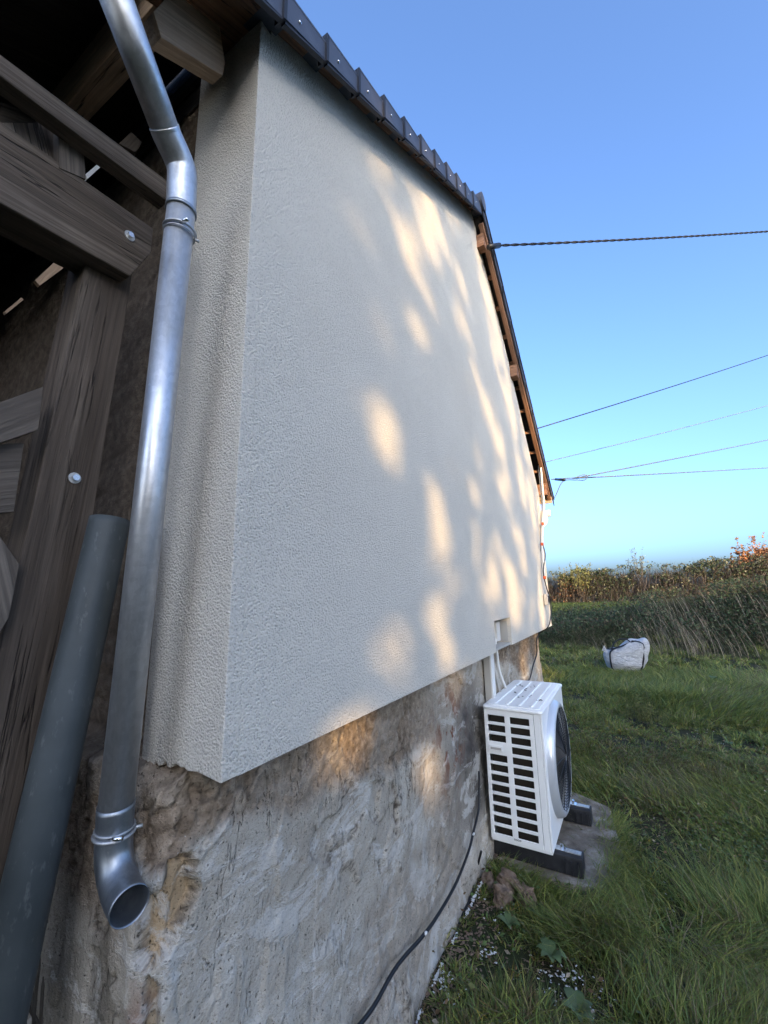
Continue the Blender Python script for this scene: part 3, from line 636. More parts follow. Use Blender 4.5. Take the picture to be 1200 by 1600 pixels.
# rubber mounting blocks
for i, (y, lb) in enumerate(((3.20, 'black rubber mounting block under the near end of the heat pump'), (3.86, 'black rubber mounting block under the far end of the heat pump'))):
    rb = tag(empty('rubber_block', (-.75, y, .055)), lb, 'rubber block', 'rubber blocks under the heat pump')
    pr = [(y-.065, .056), (y+.065, .056), (y+.05, .150), (y+.038, .158), (y-.038, .158), (y-.05, .150)]
    prism('block_body', [(-.99, a, b) for a, b in pr], (.555, 0, 0), MAT_RUB, rb, bevel=.004, axis=(0, 1, 0))
    boxes('rail', [(-.985, -.445, y-.02, y+.02, .1585, .164)], MAT_ZINC, rb)
    for x in (-.46, -.50, -.54): boxes('rib', [(x-.006, x+.006, y-.07, y-.055, .06, .135)], MAT_RUB, rb)
# leaf litter on the lid
def litter(name, label, cat, pts, mat_, size, seed):
    r_ = np.random.default_rng(seed); V = []; Fc = []
    for p in pts:
        a = r_.uniform(0, 6.28); s_ = size*r_.uniform(.5, 1.3); u = np.array([math.cos(a), math.sin(a), r_.uniform(-.2, .2)])*s_; v_ = np.array([-math.sin(a), math.cos(a), r_.uniform(-.1, .3)])*s_*r_.uniform(.4, .8)
        n = len(V); c_ = np.array(p)+[0, 0, .002+.4*size*r_.uniform(0, .4)]
        V += [c_-u-v_, c_+u-v_*.7, c_+u*.8+v_, c_-u*.9+v_*.8, c_+np.array([0, 0, s_*.5])]; Fc += [(n, n+1, n+4), (n+1, n+2, n+4), (n+2, n+3, n+4), (n+3, n, n+4), (n+3, n+2, n+1, n)]
    o = link(name, mesh(name, V, Fc), mat_); return tag(o, label, cat, kind='stuff')
pts = []
for px, py, nn_ in ((806, 1083, 5), (822, 1078, 6), (834, 1073, 5), (826, 1090, 4), (812, 1072, 4), (842, 1094, 4), (815, 1088, 4)):
    for _ in range(nn_): q = P(px+random.gauss(0, 3), py+random.gauss(0, 1.4), z=hz1+.008); pts.append(q)
k = M('dead_leaf', .8); k.color((.035, .025, .018)); MAT_DEAD = k.m
litter('leaf_litter', 'dark leaf crumbs scattered on the lid of the heat pump', 'leaf litter', pts, MAT_DEAD, .008, 4)

# cable trunking behind the unit
tr = tag(empty('cable_trunking', (-1.0, 3.28, .9)), 'grey white plastic cable trunking dropping from the coat edge to behind the heat pump', 'trunking')
boxes('trunking_body', [(XO+.012, XO+.062, 3.30, 3.375, .45, 1.352)], MAT_CREAM, tr, bevel=.002)
boxes('trunking_cover', [(XO+.060, XO+.075, 3.296, 3.379, .45, 1.350)], MAT_WPL, tr, bevel=.004)
tube('pipe_sleeve', catmull([(XO+.04, 3.56, 1.42), (XO+.05, 3.56, 1.30), (XO+.05, 3.60, 1.15), (XO+.08, 3.70, .98), (XO+.10, 3.8, .9)], 6), .013, MAT_WPL, tr, 10)
tube('pipe_sleeve', catmull([(XO+.03, 3.50, 1.42), (XO+.03, 3.50, 1.25), (XO+.05, 3.52, 1.08), (XO+.07, 3.56, .95)], 6), .010, MAT_CREAM, tr, 10)

# slab
def lump(name, c, sx, sy, sz, mat, seed, parent=None, flat=2.6, sub=4, amp=.25, rotz=0):
    bm = bmesh.new(); bmesh.ops.create_icosphere(bm, subdivisions=sub, radius=1)
    for v in bm.verts:
        p = np.array(v.co); q = np.sign(p)*np.abs(p)**(2/flat); q = q/max(1e-6, np.linalg.norm(q))*np.linalg.norm(q)**.6
        nn_ = float(fbm(np.array([p[0]*1.7+seed*3.1+p[2]]), np.array([p[1]*1.7+p[2]*1.3+seed]), 3, seed)[0])-.5
        v.co = q*(1+amp*2*nn_)*np.array([sx, sy, sz])
    me = bpy.data.meshes.new(name); bm.to_mesh(me); bm.free()
    return link(name, me, mat, parent, mw=Matrix.Translation(c) @ Matrix.Rotation(rotz, 4, 'Z'))
def slabmesh():
    pr = [(-1.02, 3.07), (-.62, 3.05), (-.42, 3.08), (-.27, 3.16), (-.21, 3.42), (-.26, 3.75), (-.33, 4.2), (-.6, 4.35), (-1.02, 4.35)]
    o = pris_z('concrete_slab', pr, -.10, .052, MAT_CONC, None, bevel=.012); tag(o, 'rough worn concrete slab in the grass under the heat pump', 'slab')
slabmesh()
st = [((795, 1378), .075, .06, .055, 'angular grey brown stone resting highest in the pile below the heat pump'), ((783, 1405), .07, .06, .08, 'rust brown stone at the front of the pile below the heat pump'),
      ((820, 1400), .075, .06, .075, 'pinkish grey stone at the right of the pile below the heat pump'), ((762, 1380), .065, .06, .05, 'dark grey stone against the wall foot at the left of the pile')]
for i, ((px, py), sx, sy, sz, lb) in enumerate(st):
    c = P(px, py, z=.06+.02*(i == 0)); tag(lump('stone', c, sx*.72, sy*.72, sz*.8, MAT_STONE, i+2, flat=3.2, sub=3, amp=.75, rotz=i*1.3), lb, 'stone', 'stones piled by the wall foot')

# ------------------------------------------------------------------ cables on the wall
def wallx(y, z): return XO+.03+.06*(1-float(sstep(-.05, .55, z)))
cp = [(2.96, .62), (2.93, .50), (2.88, .42), (2.75, .36), (2.62, .31), (2.37, .27), (2.05, .275), (1.75, .32), (1.56, .315), (1.42, .335), (1.2, .38), (1.0, .45)]
path = catmull([(wallx(y, z)+.012, y, z) for y, z in cp], 6)
cab = tag(empty('wall_cable', (path[0][0], 2.9, .3)), 'black cable sagging along the foot of the old plaster wall', 'cable')
tube('sheath', path, .0075, MAT_BLACK, cab, 8)
for i in (19, 37):
    p = path[i]; lump('plaster_dab', p+np.array([.005, 0, .004]), .007, .013, .006, MAT_WPL, i, cab, sub=2, flat=2)
cp = [P(752, 1330, x=-.97), P(745, 1358, z=.10), P(735, 1400, z=.07), P(718, 1440, z=.05), P(705, 1490, z=.04), P(690, 1540, z=.03), P(660, 1570, z=.03), P(628, 1606, z=.04)]
tag(tube('ground_cable', catmull(cp, 6), .007, MAT_BLACK, None, 6), 'thin black cable spattered with white lying in the gap between wall and grass', 'cable')
bc = tag(tube('corner_cable', catmull([P(848, 850, x=-.86), P(852, 868, x=-.86), P(849, 890, x=-.86), P(853, 915, x=-.86), P(860, 938, x=-.86), P(861, 960, x=-.86), P(856, 980, x=-.87), P(843, 990, x=-1.02), P(838, 1003, x=-1.01), P(839, 1020, x=-1.01), P(833, 1040, x=-1.01), P(828, 1060, x=-1.01), P(822, 1068, x=-1.0), P(820, 1090, x=-.98)], 6), .007, MAT_BLACK, None, 6),
         'thin black cable hanging from the far corner conduit down to behind the heat pump', 'cable')
cd = tag(empty('corner_conduit', P(848, 780, x=-.85)), 'white conduit with orange ties hanging down the far corner of the wall', 'conduit')
c1 = catmull([P(842, 697, x=-.84), P(845, 730, x=-.84), P(848, 765, x=-.84), P(850, 790, x=-.85), P(848, 820, x=-.86), P(847, 850, x=-.87), P(849, 880, x=-.87), P(850, 902, x=-.87)], 6)
tube('conduit_tube', c1, .013, MAT_WPL, cd, 8); tube('conduit_tube', [p+np.array([-.03, .03, 0]) for p in c1[:-10]], .010, MAT_CREAM, cd, 8)
for px, py in ((848, 770), (848, 818), (847, 850), (851, 902)):
    c = P(px, py, x=-.85); tube('orange_tie', [c+np.array([0, 0, -.02]), c+np.array([0, 0, .016])], .0175, MAT_OR, cd, 8)
q = P(855, 936, x=-.86); boxes('meter_box', [(q[0]-.03, q[0]+.015, q[1]-.05, q[1]+.05, q[2]-.07, q[2]+.06)], MAT_CREAM, cd, bevel=.004)
boxes('box_cover', [(q[0]+.016, q[0]+.021, q[1]-.03, q[1]+.03, q[2]-.04, q[2]+.04)], MAT_BLACK, cd)

# ------------------------------------------------------------------ overhead wires
def wire(name, a, b, sag, r, mat, parent=None, n=24, twist=None):
    pts = [a+(b-a)*t+np.array([0, 0, -4*sag*t*(1-t)]) for t in np.linspace(0, 1, n)]
    if twist:
        pts2 = []; L = np.linalg.norm(b-a); N_ = int(L/.02); 
        for ph in (0, math.pi):
            pp = []
            for i in range(N_):
                t = i/(N_-1); p = a+(b-a)*t+np.array([0, 0, -4*sag*t*(1-t)]); an = t*L/twist*2*math.pi+ph
                pp.append(p+np.array([0, math.cos(an), math.sin(an)])*r*.62)
            tube(name, pp, r*.72, mat, parent, 6)
        return
    return tube(name, pts, r, mat, parent, 6)
tw = tag(empty('twisted_service_cable', P(765, 387, x=-.8)), 'thick twisted black service cable anchored at the top of the far rake', 'cable')
a = P(780, 383.5, x=-.72); b = P(1420, 343, d=7.5)
wire('strand', a, b, .05, .0105, MAT_BLACK, tw, twist=.24)
a0 = P(757, 387, x=-.88)
tube('anchor_clamp', [P(764, 386, x=-.78), a], .026, MAT_BLACK, tw, 8); tube('anchor_hook', catmull([a0, P(760, 384, x=-.84), P(765, 387, x=-.79)], 4), .010, MAT_ZINC, tw, 6)
tube('anchor_tail', catmull([P(766, 388, x=-.8), P(762, 396, x=-.84), P(758, 402, x=-.88)], 4), .012, MAT_BLACK, tw, 6)
tag(wire('power_wire', P(838, 670, x=-1.2), P(1500, 440, d=22), .25, .012, MAT_BLACK), 'dark single overhead wire rising to the right from behind the roof edge', 'wire', 'overhead wires')
k = M('grey_wire', .6); k.color((.11, .13, .16)); MAT_GW = k.m
tag(wire('power_wire', P(852, 722, x=-1.6), P(1500, 540, d=30), .30, .0125, MAT_GW), 'faint pale overhead wire, third down from the top, crossing the sky', 'wire', 'overhead wires')
an = tag(empty('phone_line', P(862, 750, x=-.8)), 'pair of overhead lines joined by a spliced anchor at the lower roof corner', 'wire', 'overhead wires')
s0 = P(862, 749, x=-.8); s1 = P(905, 746, d=7)
wire('anchor_strand', s0, s1, 0, .010, MAT_GW, an); tube('splice', [P(868, 749, x=-.76), P(882, 750, d=5.9)], .020, MAT_BLACK, an, 6)
wire('line', s1, P(1500, 614, d=30), .20, .0115, MAT_GW, an); wire('line', s1+np.array([-.1, 0, 0]), P(1500, 708, d=30), .10, .0125, MAT_GW, an)
tube('slack_loop', catmull([P(895, 748, d=7), P(910, 742, d=7), P(918, 744, d=7), P(913, 750, d=7), P(900, 750, d=7), P(880, 752, d=6.5), P(867, 777, d=6.1)], 6), .008, MAT_GW, an, 5)

# ------------------------------------------------------------------ bulk bag
def bag():
    t = tag(empty('bulk_bag', P(980, 1052, z=.1)), 'slumped white bulk bag with black straps lying in the grass', 'bag')
    c = P(979, 1045, z=.15); n, m = 40, 80; V = []
    R_ = np.array([ray((979, 1035))[0], ray((979, 1035))[1], 0]); R_ = _n(R_); rt = np.array([R_[1], -R_[0], 0])
    def surf(u, v):
        e = .55
        cu, su, cv, sv = math.cos(u), math.sin(u), math.cos(v), math.sin(v)
        f = lambda s_: math.copysign(abs(s_)**e, s_)
        x = f(cv)*f(cu); y = f(cv)*f(su); z = f(sv)
        fold = (float(fbm(np.array([u*1.3+z*.6]), np.array([z*2.8+3]), 4, 71)[0])-.5)
        fx = .5*(1+.10*z); X = x*fx*(1+.22*fold)*.84; Y = y*.33*(1+.2*fold); Z = z*.29*(1+.12*fold)+.24
        Z += .20*(x+.1)*(z > 0)*abs(z); X += .05*z-.10*(1-z)*0
        Z += -.06*x*(z < 0)*0
        if z > .5: Z += .06*math.sin(x*7+1)*(z-.5); 
        X *= (1-.12*(z < 0)*abs(z))
        return c+rt*X+R_*Y+np.array([0, 0, Z])
    for j in range(n):
        for i in range(m): V.append(surf(2*math.pi*i/m, -math.pi/2+math.pi*j/(n-1)))
    Fc = [(j*m+i, j*m+(i+1) % m, (j+1)*m+(i+1) % m, (j+1)*m+i) for j in range(n-1) for i in range(m)]
    me = mesh('bag_body', V, Fc); link('bag_body', me, MAT_BAG, t, smooth=True)
    def strap(uv, w=.018):
        cc = c+np.array([0, 0, .26]); pts = []
        for u, v in uv: p = surf(u, v); pts.append(p+_n(p-cc)*.012)
        pts = catmull(pts, 5); V = []; 
        for i, p in enumerate(pts):
            tdir = _n(pts[min(i+1, len(pts)-1)]-pts[max(i-1, 0)]); nn_ = _n(p-cc); s_ = _n(np.cross(tdir, nn_))
            V += [p-s_*w-nn_*.004, p+s_*w-nn_*.004, p+s_*w+nn_*.004, p-s_*w+nn_*.004]
        Fc = []
        for i in range(len(pts)-1):
            for k_ in range(4): Fc.append((i*4+k_, i*4+(k_+1) % 4, i*4+4+(k_+1) % 4, i*4+4+k_))
        link('strap', mesh('strap', V, Fc), MAT_BLACK, t)
    f = -math.pi/2
    strap([(f-.50, -.9), (f-.52, -.3), (f-.50, .3), (f-.42, .8), (f-.2, 1.15)])
    strap([(f+.85, -.9), (f+.80, -.3), (f+.72, .3), (f+.55, .8), (f+.2, 1.2)])
    strap([(f-1.2, .9), (f-.6, 1.0), (f-.1, .95), (f+.3, 1.1), (f+.5, .95)], .014)
    p0 = surf(f-.7, .95); p1 = surf(f+.1, 1.1); md = (p0+p1)/2+np.array([0, 0, .12])
    tube('lift_loop', catmull([p0, p0*.6+md*.4+np.array([0, 0, .05]), md, p1*.6+md*.4+np.array([0, 0, .03]), p1], 5), .014, MAT_BLACK, t, 6)
    V = [surf(f-.9, .5), surf(f-1.2, .8), surf(f-.9, .5)+np.array([-.08, 0, .03]), surf(f-1.1, .8)+np.array([-.05, -.05, .10])]
    link('torn_flap', mesh('torn_flap', V, [(0, 1, 3, 2)]), MAT_BAG, t)
bag()

# ------------------------------------------------------------------ grass
def blades(name, x, y, z, h, wd, lean, ldir, tint, mat, segs=2, droop=.5):
    n = len(x); fa = rng.uniform(0, 2*np.pi, n); wx = np.cos(fa)*wd/2; wy = np.sin(fa)*wd/2
    ts = [0, .45, 1.0] if segs == 2 else [0, .3, .62, 1.0]
    lx = np.cos(ldir)*lean; ly = np.sin(ldir)*lean
    V = []
    for i, t in enumerate(ts):
        cx = x+lx*h*t**1.8; cy = y+ly*h*t**1.8; cz = z+h*(t-droop*lean*t*t*.6)
        if t < 1:
            k_ = (1-t**2*.55); V.append(np.stack([cx-wx*k_, cy-wy*k_, cz], -1)); V.append(np.stack([cx+wx*k_, cy+wy*k_, cz], -1))
        else: V.append(np.stack([cx, cy, cz], -1))
    m = len(V); V = np.stack(V, 1).reshape(-1, 3); b = (np.arange(n)*m)[:, None]
    qs = np.concatenate([b+np.array([[2*j, 2*j+1, 2*j+3, 2*j+2]]) for j in range(len(ts)-2)], 0)
    tr_ = b+np.array([[m-3, m-2, m-1]])
    me = fast_mesh(name, V, quads=qs, tris=tr_); pattr(me, 'tint', np.repeat(tint, m, 0)); me.materials.append(mat)
    return link(name, me, None)
def gtint(n, x, y, dry=.2):
    pal = np.array([[.135, .175, .040], [.10, .14, .034], [.18, .20, .046], [.11, .16, .05], [.225, .22, .06]])
    c = pal[rng.integers(0, 5, n)]*rng.uniform(.7, 1.25, (n, 1)); pn = fbm(x*1.1, y*1.1, 3, 90)[:, None]
    c = c*(.7+.7*pn)
    pz = np.exp(-((x-.05)/.55)**2-((y-5.7)/.9)**2)                  # yellowing patch
    d = rng.random(n) < dry+.5*pz+.25*(pn[:, 0] > .62); dc = np.array([[.19, .15, .075], [.13, .105, .045], [.25, .21, .13], [.10, .10, .035]])[rng.integers(0, 4, n)]
    return np.where(d[:, None], dc*rng.uniform(.6, 1.1, (n, 1)), c)
def scatter(n, y0, y1, left=-1.06, right=None, yp=1.):
    """points over the visible wedge of ground"""
    y = y0+(y1-y0)*rng.random(n)**yp; xl = np.where(y < 5.9, left+.03*rng.random(n), -.17*y-1.2); xr = .16*y+.6+.25*(y > 6)
    return rng.uniform(xl, xr), y
def bare(x, y):
    b = sstep(.55, .66, fbm(x*2.1+7, y*2.1, 4, 95))*.9
    b = np.maximum(b, 1.05*np.exp(-((x+.88)/.17)**2-((y-2.62)/.28)**2))
    b = np.maximum(b, np.exp(-((x+.45)/.28)**2-((y-2.35)/.22)**2)); b = np.maximum(b, np.exp(-((x-.02)/.22)**2-((y-3.0)/.35)**2)*.85)
    b = np.maximum(b, np.exp(-((x-.55)/.5)**2-((y-6.5)/.5)**2)*.9)
    b = np.maximum(b, (1-sstep(-.98, -.78, x+.10*(fbm(x*6, y*6, 2, 97)-.5)))*(y < 5.9))
    return b
def keep(x, y):
    onslab = (x > -1.05) & (x < -.30) & (y > 3.06) & (y < 4.3); pit_ = rng.random(len(x)) < bare(x, y)*.93
    return ~onslab & ~pit_
def field(n, y0, y1, hmin, hmax, wd, segs, yp, dry=.12):
    # tufts: every blade belongs to a small tuft and leans away from its centre
    nt_ = n//16; tx, ty = scatter(nt_, y0, y1, yp=yp); k_ = keep(tx, ty); tx, ty = tx[k_], ty[k_]; nt_ = len(tx)
    cl_ = sstep(.42, .72, fbm(tx*1.9, ty*1.9, 3, 99)); th = (hmin+(hmax-hmin)*cl_)*rng.uniform(.55, 1.35, nt_)
    td = 2*np.pi*fbm(tx*.9+4, ty*.9, 2, 101)*2; tt = rng.uniform(.65, 1.4, nt_); tw_ = rng.uniform(.7, 1.5, nt_); tdry = rng.random(nt_) < .06
    j = rng.integers(0, nt_, n); sp = .012+.10*th[j]; ox = rng.normal(0, 1, n)*sp; oy = rng.normal(0, 1, n)*sp
    x = tx[j]+ox; y = ty[j]+oy; ok = ~((x < -1.03) & (y < 5.9)) & ~((x > -1.0) & (x < -.27) & (y > 3.0) & (y < 4.25)); x, y, j, ox, oy = x[ok], y[ok], j[ok], ox[ok], oy[ok]; n = len(x)
    h = th[j]*rng.uniform(.45, 1.2, n)+.012
    ld = np.where(rng.random(n) < .7, np.arctan2(oy, ox)+rng.normal(0, .6, n), td[j]+rng.normal(0, .8, n))
    ti = gtint(n, x, y, dry)*tt[j][:, None]; ti = np.where((tdry[j] & (rng.random(n) < .6))[:, None], ti*[1.5, 1.05, .8], ti)
    return x, y, zt(x, y)-.01, h, wd*tw_[j]*rng.uniform(.6, 1.3, n), np.clip(rng.normal(.85, .45, n), .05, 1.9), ld, np.clip(ti, 0, .5), segs
F_ = [field(90000, 1.2, 3.6, .035, .125, .0058, 3, 1.0, .17), field(75000, 3.5, 6.6, .035, .115, .0080, 2, .9, .17), field(60000, 6.4, 10, .045, .14, .011, 2, .9), field(50000, 10, 14.5, .08, .22, .016, 2, .9, .16)]
# tall clump in front of the mounting block, and hummocks further back
def clump(cx, cy, sx, sy, n, h0, h1, wd, dirs, dry=.05):
    x = rng.normal(cx, sx, n); y = rng.normal(cy, sy, n); ok = ~((x < -1.0) & (y < 5.9)); x, y = x[ok], y[ok]; n = len(x)
    a = np.arctan2(y-cy, x-cx)*.5+dirs+rng.normal(0, .7, n)
    return x, y, zt(x, y)-.01, rng.uniform(h0, h1, n), wd*rng.uniform(.6, 1.3, n), np.clip(rng.normal(.8, .25, n), .2, 1.4), a, gtint(n, x, y, dry)*1.1, 3
F_ += [clump(-.62, 2.95, .16, .035, 1500, .07, .16, .0045, -1.4), clump(-.27, 3.25, .04, .16, 900, .08, .18, .005, 0.), clump(-.30, 3.75, .05, .2, 1000, .08, .16, .006, 0.), clump(-.42, 2.76, .12, .09, 1700, .09, .21, .0045, -1.2), clump(-.30, 2.86, .08, .12, 1200, .10, .22, .0045, -.6), clump(-.15, 3.1, .05, .25, 1500, .10, .22, .005, -2.8),
       clump(.15, 2.3, .18, .16, 3500, .12, .24, .0045, 0), clump(.42, 3.1, .2, .25, 3500, .12, .26, .005, 1.0), clump(.32, 2.6, .16, .16, 2500, .12, .22, .0045, 2.),
       clump(-.15, 2.05, .15, .12, 2600, .1, .2, .004, 3.5), clump(.9, 8.6, .7, .5, 9000, .15, .32, .010, 0), clump(2.0, 9.5, .8, .6, 9000, .18, .36, .011, 1), clump(.0, 9.8, .9, .3, 6000, .12, .26, .011, 2),
       clump(.35, 5.2, .3, .4, 3500, .1, .2, .007, 4), clump(-.6, 5.0, .15, .5, 2500, .1, .18, .007, 4)]
for segs in (2, 3):
    L = [f for f in F_ if f[8] == segs]; cat = [np.concatenate([f[i] for f in L]) for i in range(8)]
    o = blades('grass', *cat, MAT_GRASS, segs=segs)
    tag(o, 'thick uneven green lawn grass around the slab and up to the wall foot' if segs == 3 else 'longer meadow grass stretching back to the bank behind the bag', 'grass', kind='stuff')

# generic leaf cloud
def leaves(name, Pn, size, tint, parent=None, mat=MAT_LEAF, flat=0., asp=.55, cull=None):
    n = len(Pn); d = rng.normal(0, 1, (n, 3)); d[:, 2] *= (1-flat); d /= np.linalg.norm(d, axis=1)[:, None]
    e = rng.normal(0, 1, (n, 3)); e -= d*(e*d).sum(1)[:, None]; e /= np.linalg.norm(e, axis=1)[:, None]
    s = (size*rng.uniform(.6, 1.3, n))[:, None]
    nn_ = np.cross(d, e)
    V = np.stack([Pn-d*s, Pn-e*s*asp+nn_*s*.12, Pn+d*s, Pn+e*s*asp+nn_*s*.12], 1)
    if cull is not None:
        kk = cull(V); V = V[kk]; tint = tint[kk]; n = len(V)
    V = V.reshape(-1, 3); b = (np.arange(n)*4)[:, None]
    me = fast_mesh(name, V, tris=np.concatenate([b+np.array([[0, 1, 2]]), b+np.array([[0, 2, 3]])]))
    pattr(me, 'tint', np.repeat(tint, 4, 0)); me.materials.append(mat); return link(name, me, None, parent)
def pick(n, pal, var=.3): return np.array(pal)[rng.integers(0, len(pal), n)]*rng.uniform(1-var, 1+var, (n, 1))
def stalks(name, P0, P1, r, tint, parent=None, mat=MAT_LEAF):
    n = len(P0); d = P1-P0; d /= np.linalg.norm(d, axis=1)[:, None]; e = np.cross(d, rng.normal(0, 1, (n, 3))); e /= np.linalg.norm(e, axis=1)[:, None]; f = np.cross(d, e)
    r = np.broadcast_to(r, (n,))[:, None]; V = []
    for a in (0, 2.094, 4.189): V.append(P0+(e*math.cos(a)+f*math.sin(a))*r)
    V.append(P1); V = np.stack(V, 1).reshape(-1, 3); b = (np.arange(n)*4)[:, None]
    me = fast_mesh(name, V, tris=np.concatenate([b+np.array([[0, 1, 3]]), b+np.array([[1, 2, 3]]), b+np.array([[2, 0, 3]])]))
    pattr(me, 'tint', np.repeat(tint, 4, 0)); me.materials.append(mat); return link(name, me, None, parent)

# small broad leaves and clover among the grass
x, y = scatter(17000, 1.3, 7, yp=1.); k_ = keep(x, y); x, y = x[k_], y[k_]; n = len(x)
Pn = np.stack([x, y, zt(x, y)+rng.uniform(.01, .07, n)], -1)
tag(leaves('ground_cover', Pn, .014, pick(n, [[.08, .13, .035], [.11, .16, .045], [.09, .12, .06], [.16, .17, .06]]), flat=.7, asp=.6), 'small round leaved weeds and clover mixed through the near lawn', 'ground cover', kind='stuff')
x, y = scatter(2600, 1.3, 9, yp=1.); n = len(x); Pn = np.stack([x, y, zt(x, y)+rng.uniform(.0, .08, n)], -1)
tag(leaves('fallen_leaves', Pn, .014, pick(n, [[.16, .10, .05], [.22, .16, .09], [.10, .06, .035], [.30, .25, .18]]), flat=.8, asp=.5), 'brown fallen leaves and straw bits caught in the lawn', 'leaf litter', kind='stuff')
# white plaster droppings and grit along the wall foot
pts = []
for px, py, s_, n_ in ((735, 1385, 8, 40), (728, 1410, 8, 45), (715, 1430, 8, 30), (745, 1400, 8, 20), (700, 1470, 7, 14), (665, 1520, 8, 34), (690, 1540, 8, 26), (762, 1495, 7, 26), (700, 1560, 14, 18), (870, 1525, 30, 60), (900, 1540, 30, 40), (775, 1440, 12, 10), (1100, 1125, 10, 25), (1120, 1145, 20, 40), (1020, 1400, 30, 16), (640, 1585, 6, 14)):
    for _ in range(n_):
        q = P(px+random.gauss(0, s_), py+random.gauss(0, s_*.8), z=.03); q[0] = max(q[0], -.97); q[2] = float(zt(q[0], q[1]))+.004+random.random()*.02; pts.append(q)
k = M('plaster_crumb', .9); k.color((.55, .55, .53)); MAT_CRUMB = k.m
litter('plaster_crumbs', 'white plaster crumbs spilled along the wall foot and over the lawn', 'debris', pts, MAT_CRUMB, .0065, 9)
pts = []
for _ in range(2600):
    yy = random.uniform(1.2, 5.5); xx = -1.0+abs(random.gauss(0, .10)); 
    pts.append((xx, yy, float(zt(xx, yy))))
for _ in range(1500):
    xx = random.uniform(-.9, .6); yy = random.uniform(1.8, 4.5)
    if float(bare(np.array([xx]), np.array([yy]))[0]) > .5: pts.append((xx, yy, float(zt(xx, yy))))
litter('gravel', 'brown grit and rubble at the foot of the wall and on bare soil patches', 'gravel', pts, MAT_STONE, .008, 10)
# broad leaved rosette in the lawn
def rosette(px, py, n, L, label, lift=.5):
    c = P(px, py, z=.03); t = tag(empty('weed', c), label, 'weed', 'broad leaved weeds in the lawn')
    for i in range(n):
        a = i*2.4+random.uniform(-.3, .3); l = L*random.uniform(.7, 1.1); V = []; Fc = []
        for j, s_ in enumerate(np.linspace(0, 1, 7)):
            wdt = .28*l*math.sin(math.pi*min(1, s_*.93+.05))**.8; r_ = l*s_; hz = l*lift*math.sin(s_*2.2)
            d = np.array([math.cos(a), math.sin(a), 0]); e = np.array([-math.sin(a), math.cos(a), 0]); p = c+d*r_+[0, 0, hz+.01]
            V += [p-e*wdt+[0, 0, .15*wdt], p, p+e*wdt+[0, 0, .15*wdt]]
        for j in range(6): Fc += [(3*j, 3*j+1, 3*j+4, 3*j+3), (3*j+1, 3*j+2, 3*j+5, 3*j+4)]
        me = mesh('leaf', V, Fc); pattr(me, 'tint', np.repeat(pick(1, [[.10, .15, .06], [.12, .17, .08]]), len(V), 0)); me.materials.append(MAT_LEAF); link('leaf', me, None, t, smooth=True)
rosette(862, 1500, 9, .075, 'grey green broad leaved weed below the tall grass clump'); rosette(795, 1450, 7, .07, 'small leafy weed just below the stone pile')
rosette(905, 1590, 7, .08, 'leafy weed at the very bottom of the lawn'); rosette(1000, 1510, 6, .06, 'small weed among bare soil right of the rubble patch')
rosette(1140, 1165, 7, .06, 'leafy weed beside the stony patch in the middle lawn'); rosette(1125, 1075, 8, .2, 'tall leafy weed on the hummock right of the bag', .9)
# fine yellow-green weed in the middle distance
c = P(1005, 1125, z=.05); yw = tag(empty('wispy_weed', c), 'wispy yellow green weed standing in the mid lawn below the bag', 'weed')
n = 90; b0 = np.tile(c, (n, 1))+rng.normal(0, .09, (n, 3))*[1, 1, 0]; b1 = b0+rng.normal(0, .09, (n, 3))*[1, 1, .5]+np.array([0, 0, .32])*rng.uniform(.4, 1.2, (n, 1))
stalks('stems', b0, b1, .003, pick(n, [[.12, .13, .04], [.16, .15, .06]]), yw)
t_ = rng.random((1100, 1)); j_ = rng.integers(0, n, 1100); Pn = b0[j_]*(1-t_)+b1[j_]*t_+rng.normal(0, .02, (1100, 3)); leaves('foliage', Pn, .013, pick(1100, [[.11, .13, .035], [.15, .15, .05], [.08, .10, .03]]), yw)

# ------------------------------------------------------------------ bank: rough growth and straw
n = 75000; y = rng.uniform(12.9, 19.0, n); x = rng.uniform(-.19*y-1.0, .22*y+1.0, n)
tn = fbm(x*1.1, y*.8, 3, 120); h = rng.uniform(.15, .42, n)*(.4+1.1*tn)*sstep(12.6, 14.5, y+.8*(fbm(x*1.3, y, 2, 122)-.5)); h = np.maximum(h, .12)
ti = np.where((rng.random(n) < .78)[:, None], pick(n, [[.04, .062, .024], [.055, .080, .028], [.048, .056, .028], [.075, .073, .04]]), pick(n, [[.10, .078, .05], [.07, .055, .035], [.15, .12, .075]]))
tag(blades('bank_growth', x, y, zt(x, y)-.02, h, rng.uniform(.012, .026, n), rng.uniform(.3, 1.4, n), rng.uniform(0, 6.28, n), ti, MAT_GRASS), 'dark tangled brambles and rough grass covering the bank', 'undergrowth', kind='stuff')
n = 26000; y = rng.uniform(13.8, 18.5, n); x = rng.uniform(-.19*y-1.0, .22*y+1.0, n); cl_ = fbm(x*1.6, y*1.2, 3, 125); kk = rng.random(n) < sstep(.35, .6, cl_); x, y = x[kk], y[kk]; n = len(x)
Pn = np.stack([x, y, zt(x, y)+rng.uniform(.05, .62, n)*(.5+fbm(x, y, 2, 126))], -1)
tag(leaves('bramble_leaves', Pn, .035, pick(n, [[.04, .065, .028], [.055, .085, .035], [.08, .095, .05], [.09, .065, .04]]), asp=.6), 'small dark bramble leaves over the bank', 'undergrowth', kind='stuff')
n = 1200; y = rng.uniform(12.4, 15.8, n); x = rng.uniform(-.16*y, .24*y, n); sel = rng.random(n) < np.clip(.05+.95*np.exp(-((x-.95-.12*(y-13))/.75)**2)+.45*(fbm(x*1.6, y*1.3, 2, 130) > .60), 0, 1); x, y = x[sel], y[sel]; n = len(x)
ti = pick(n, [[.22, .18, .12], [.28, .24, .17], [.16, .125, .08], [.20, .17, .13]])
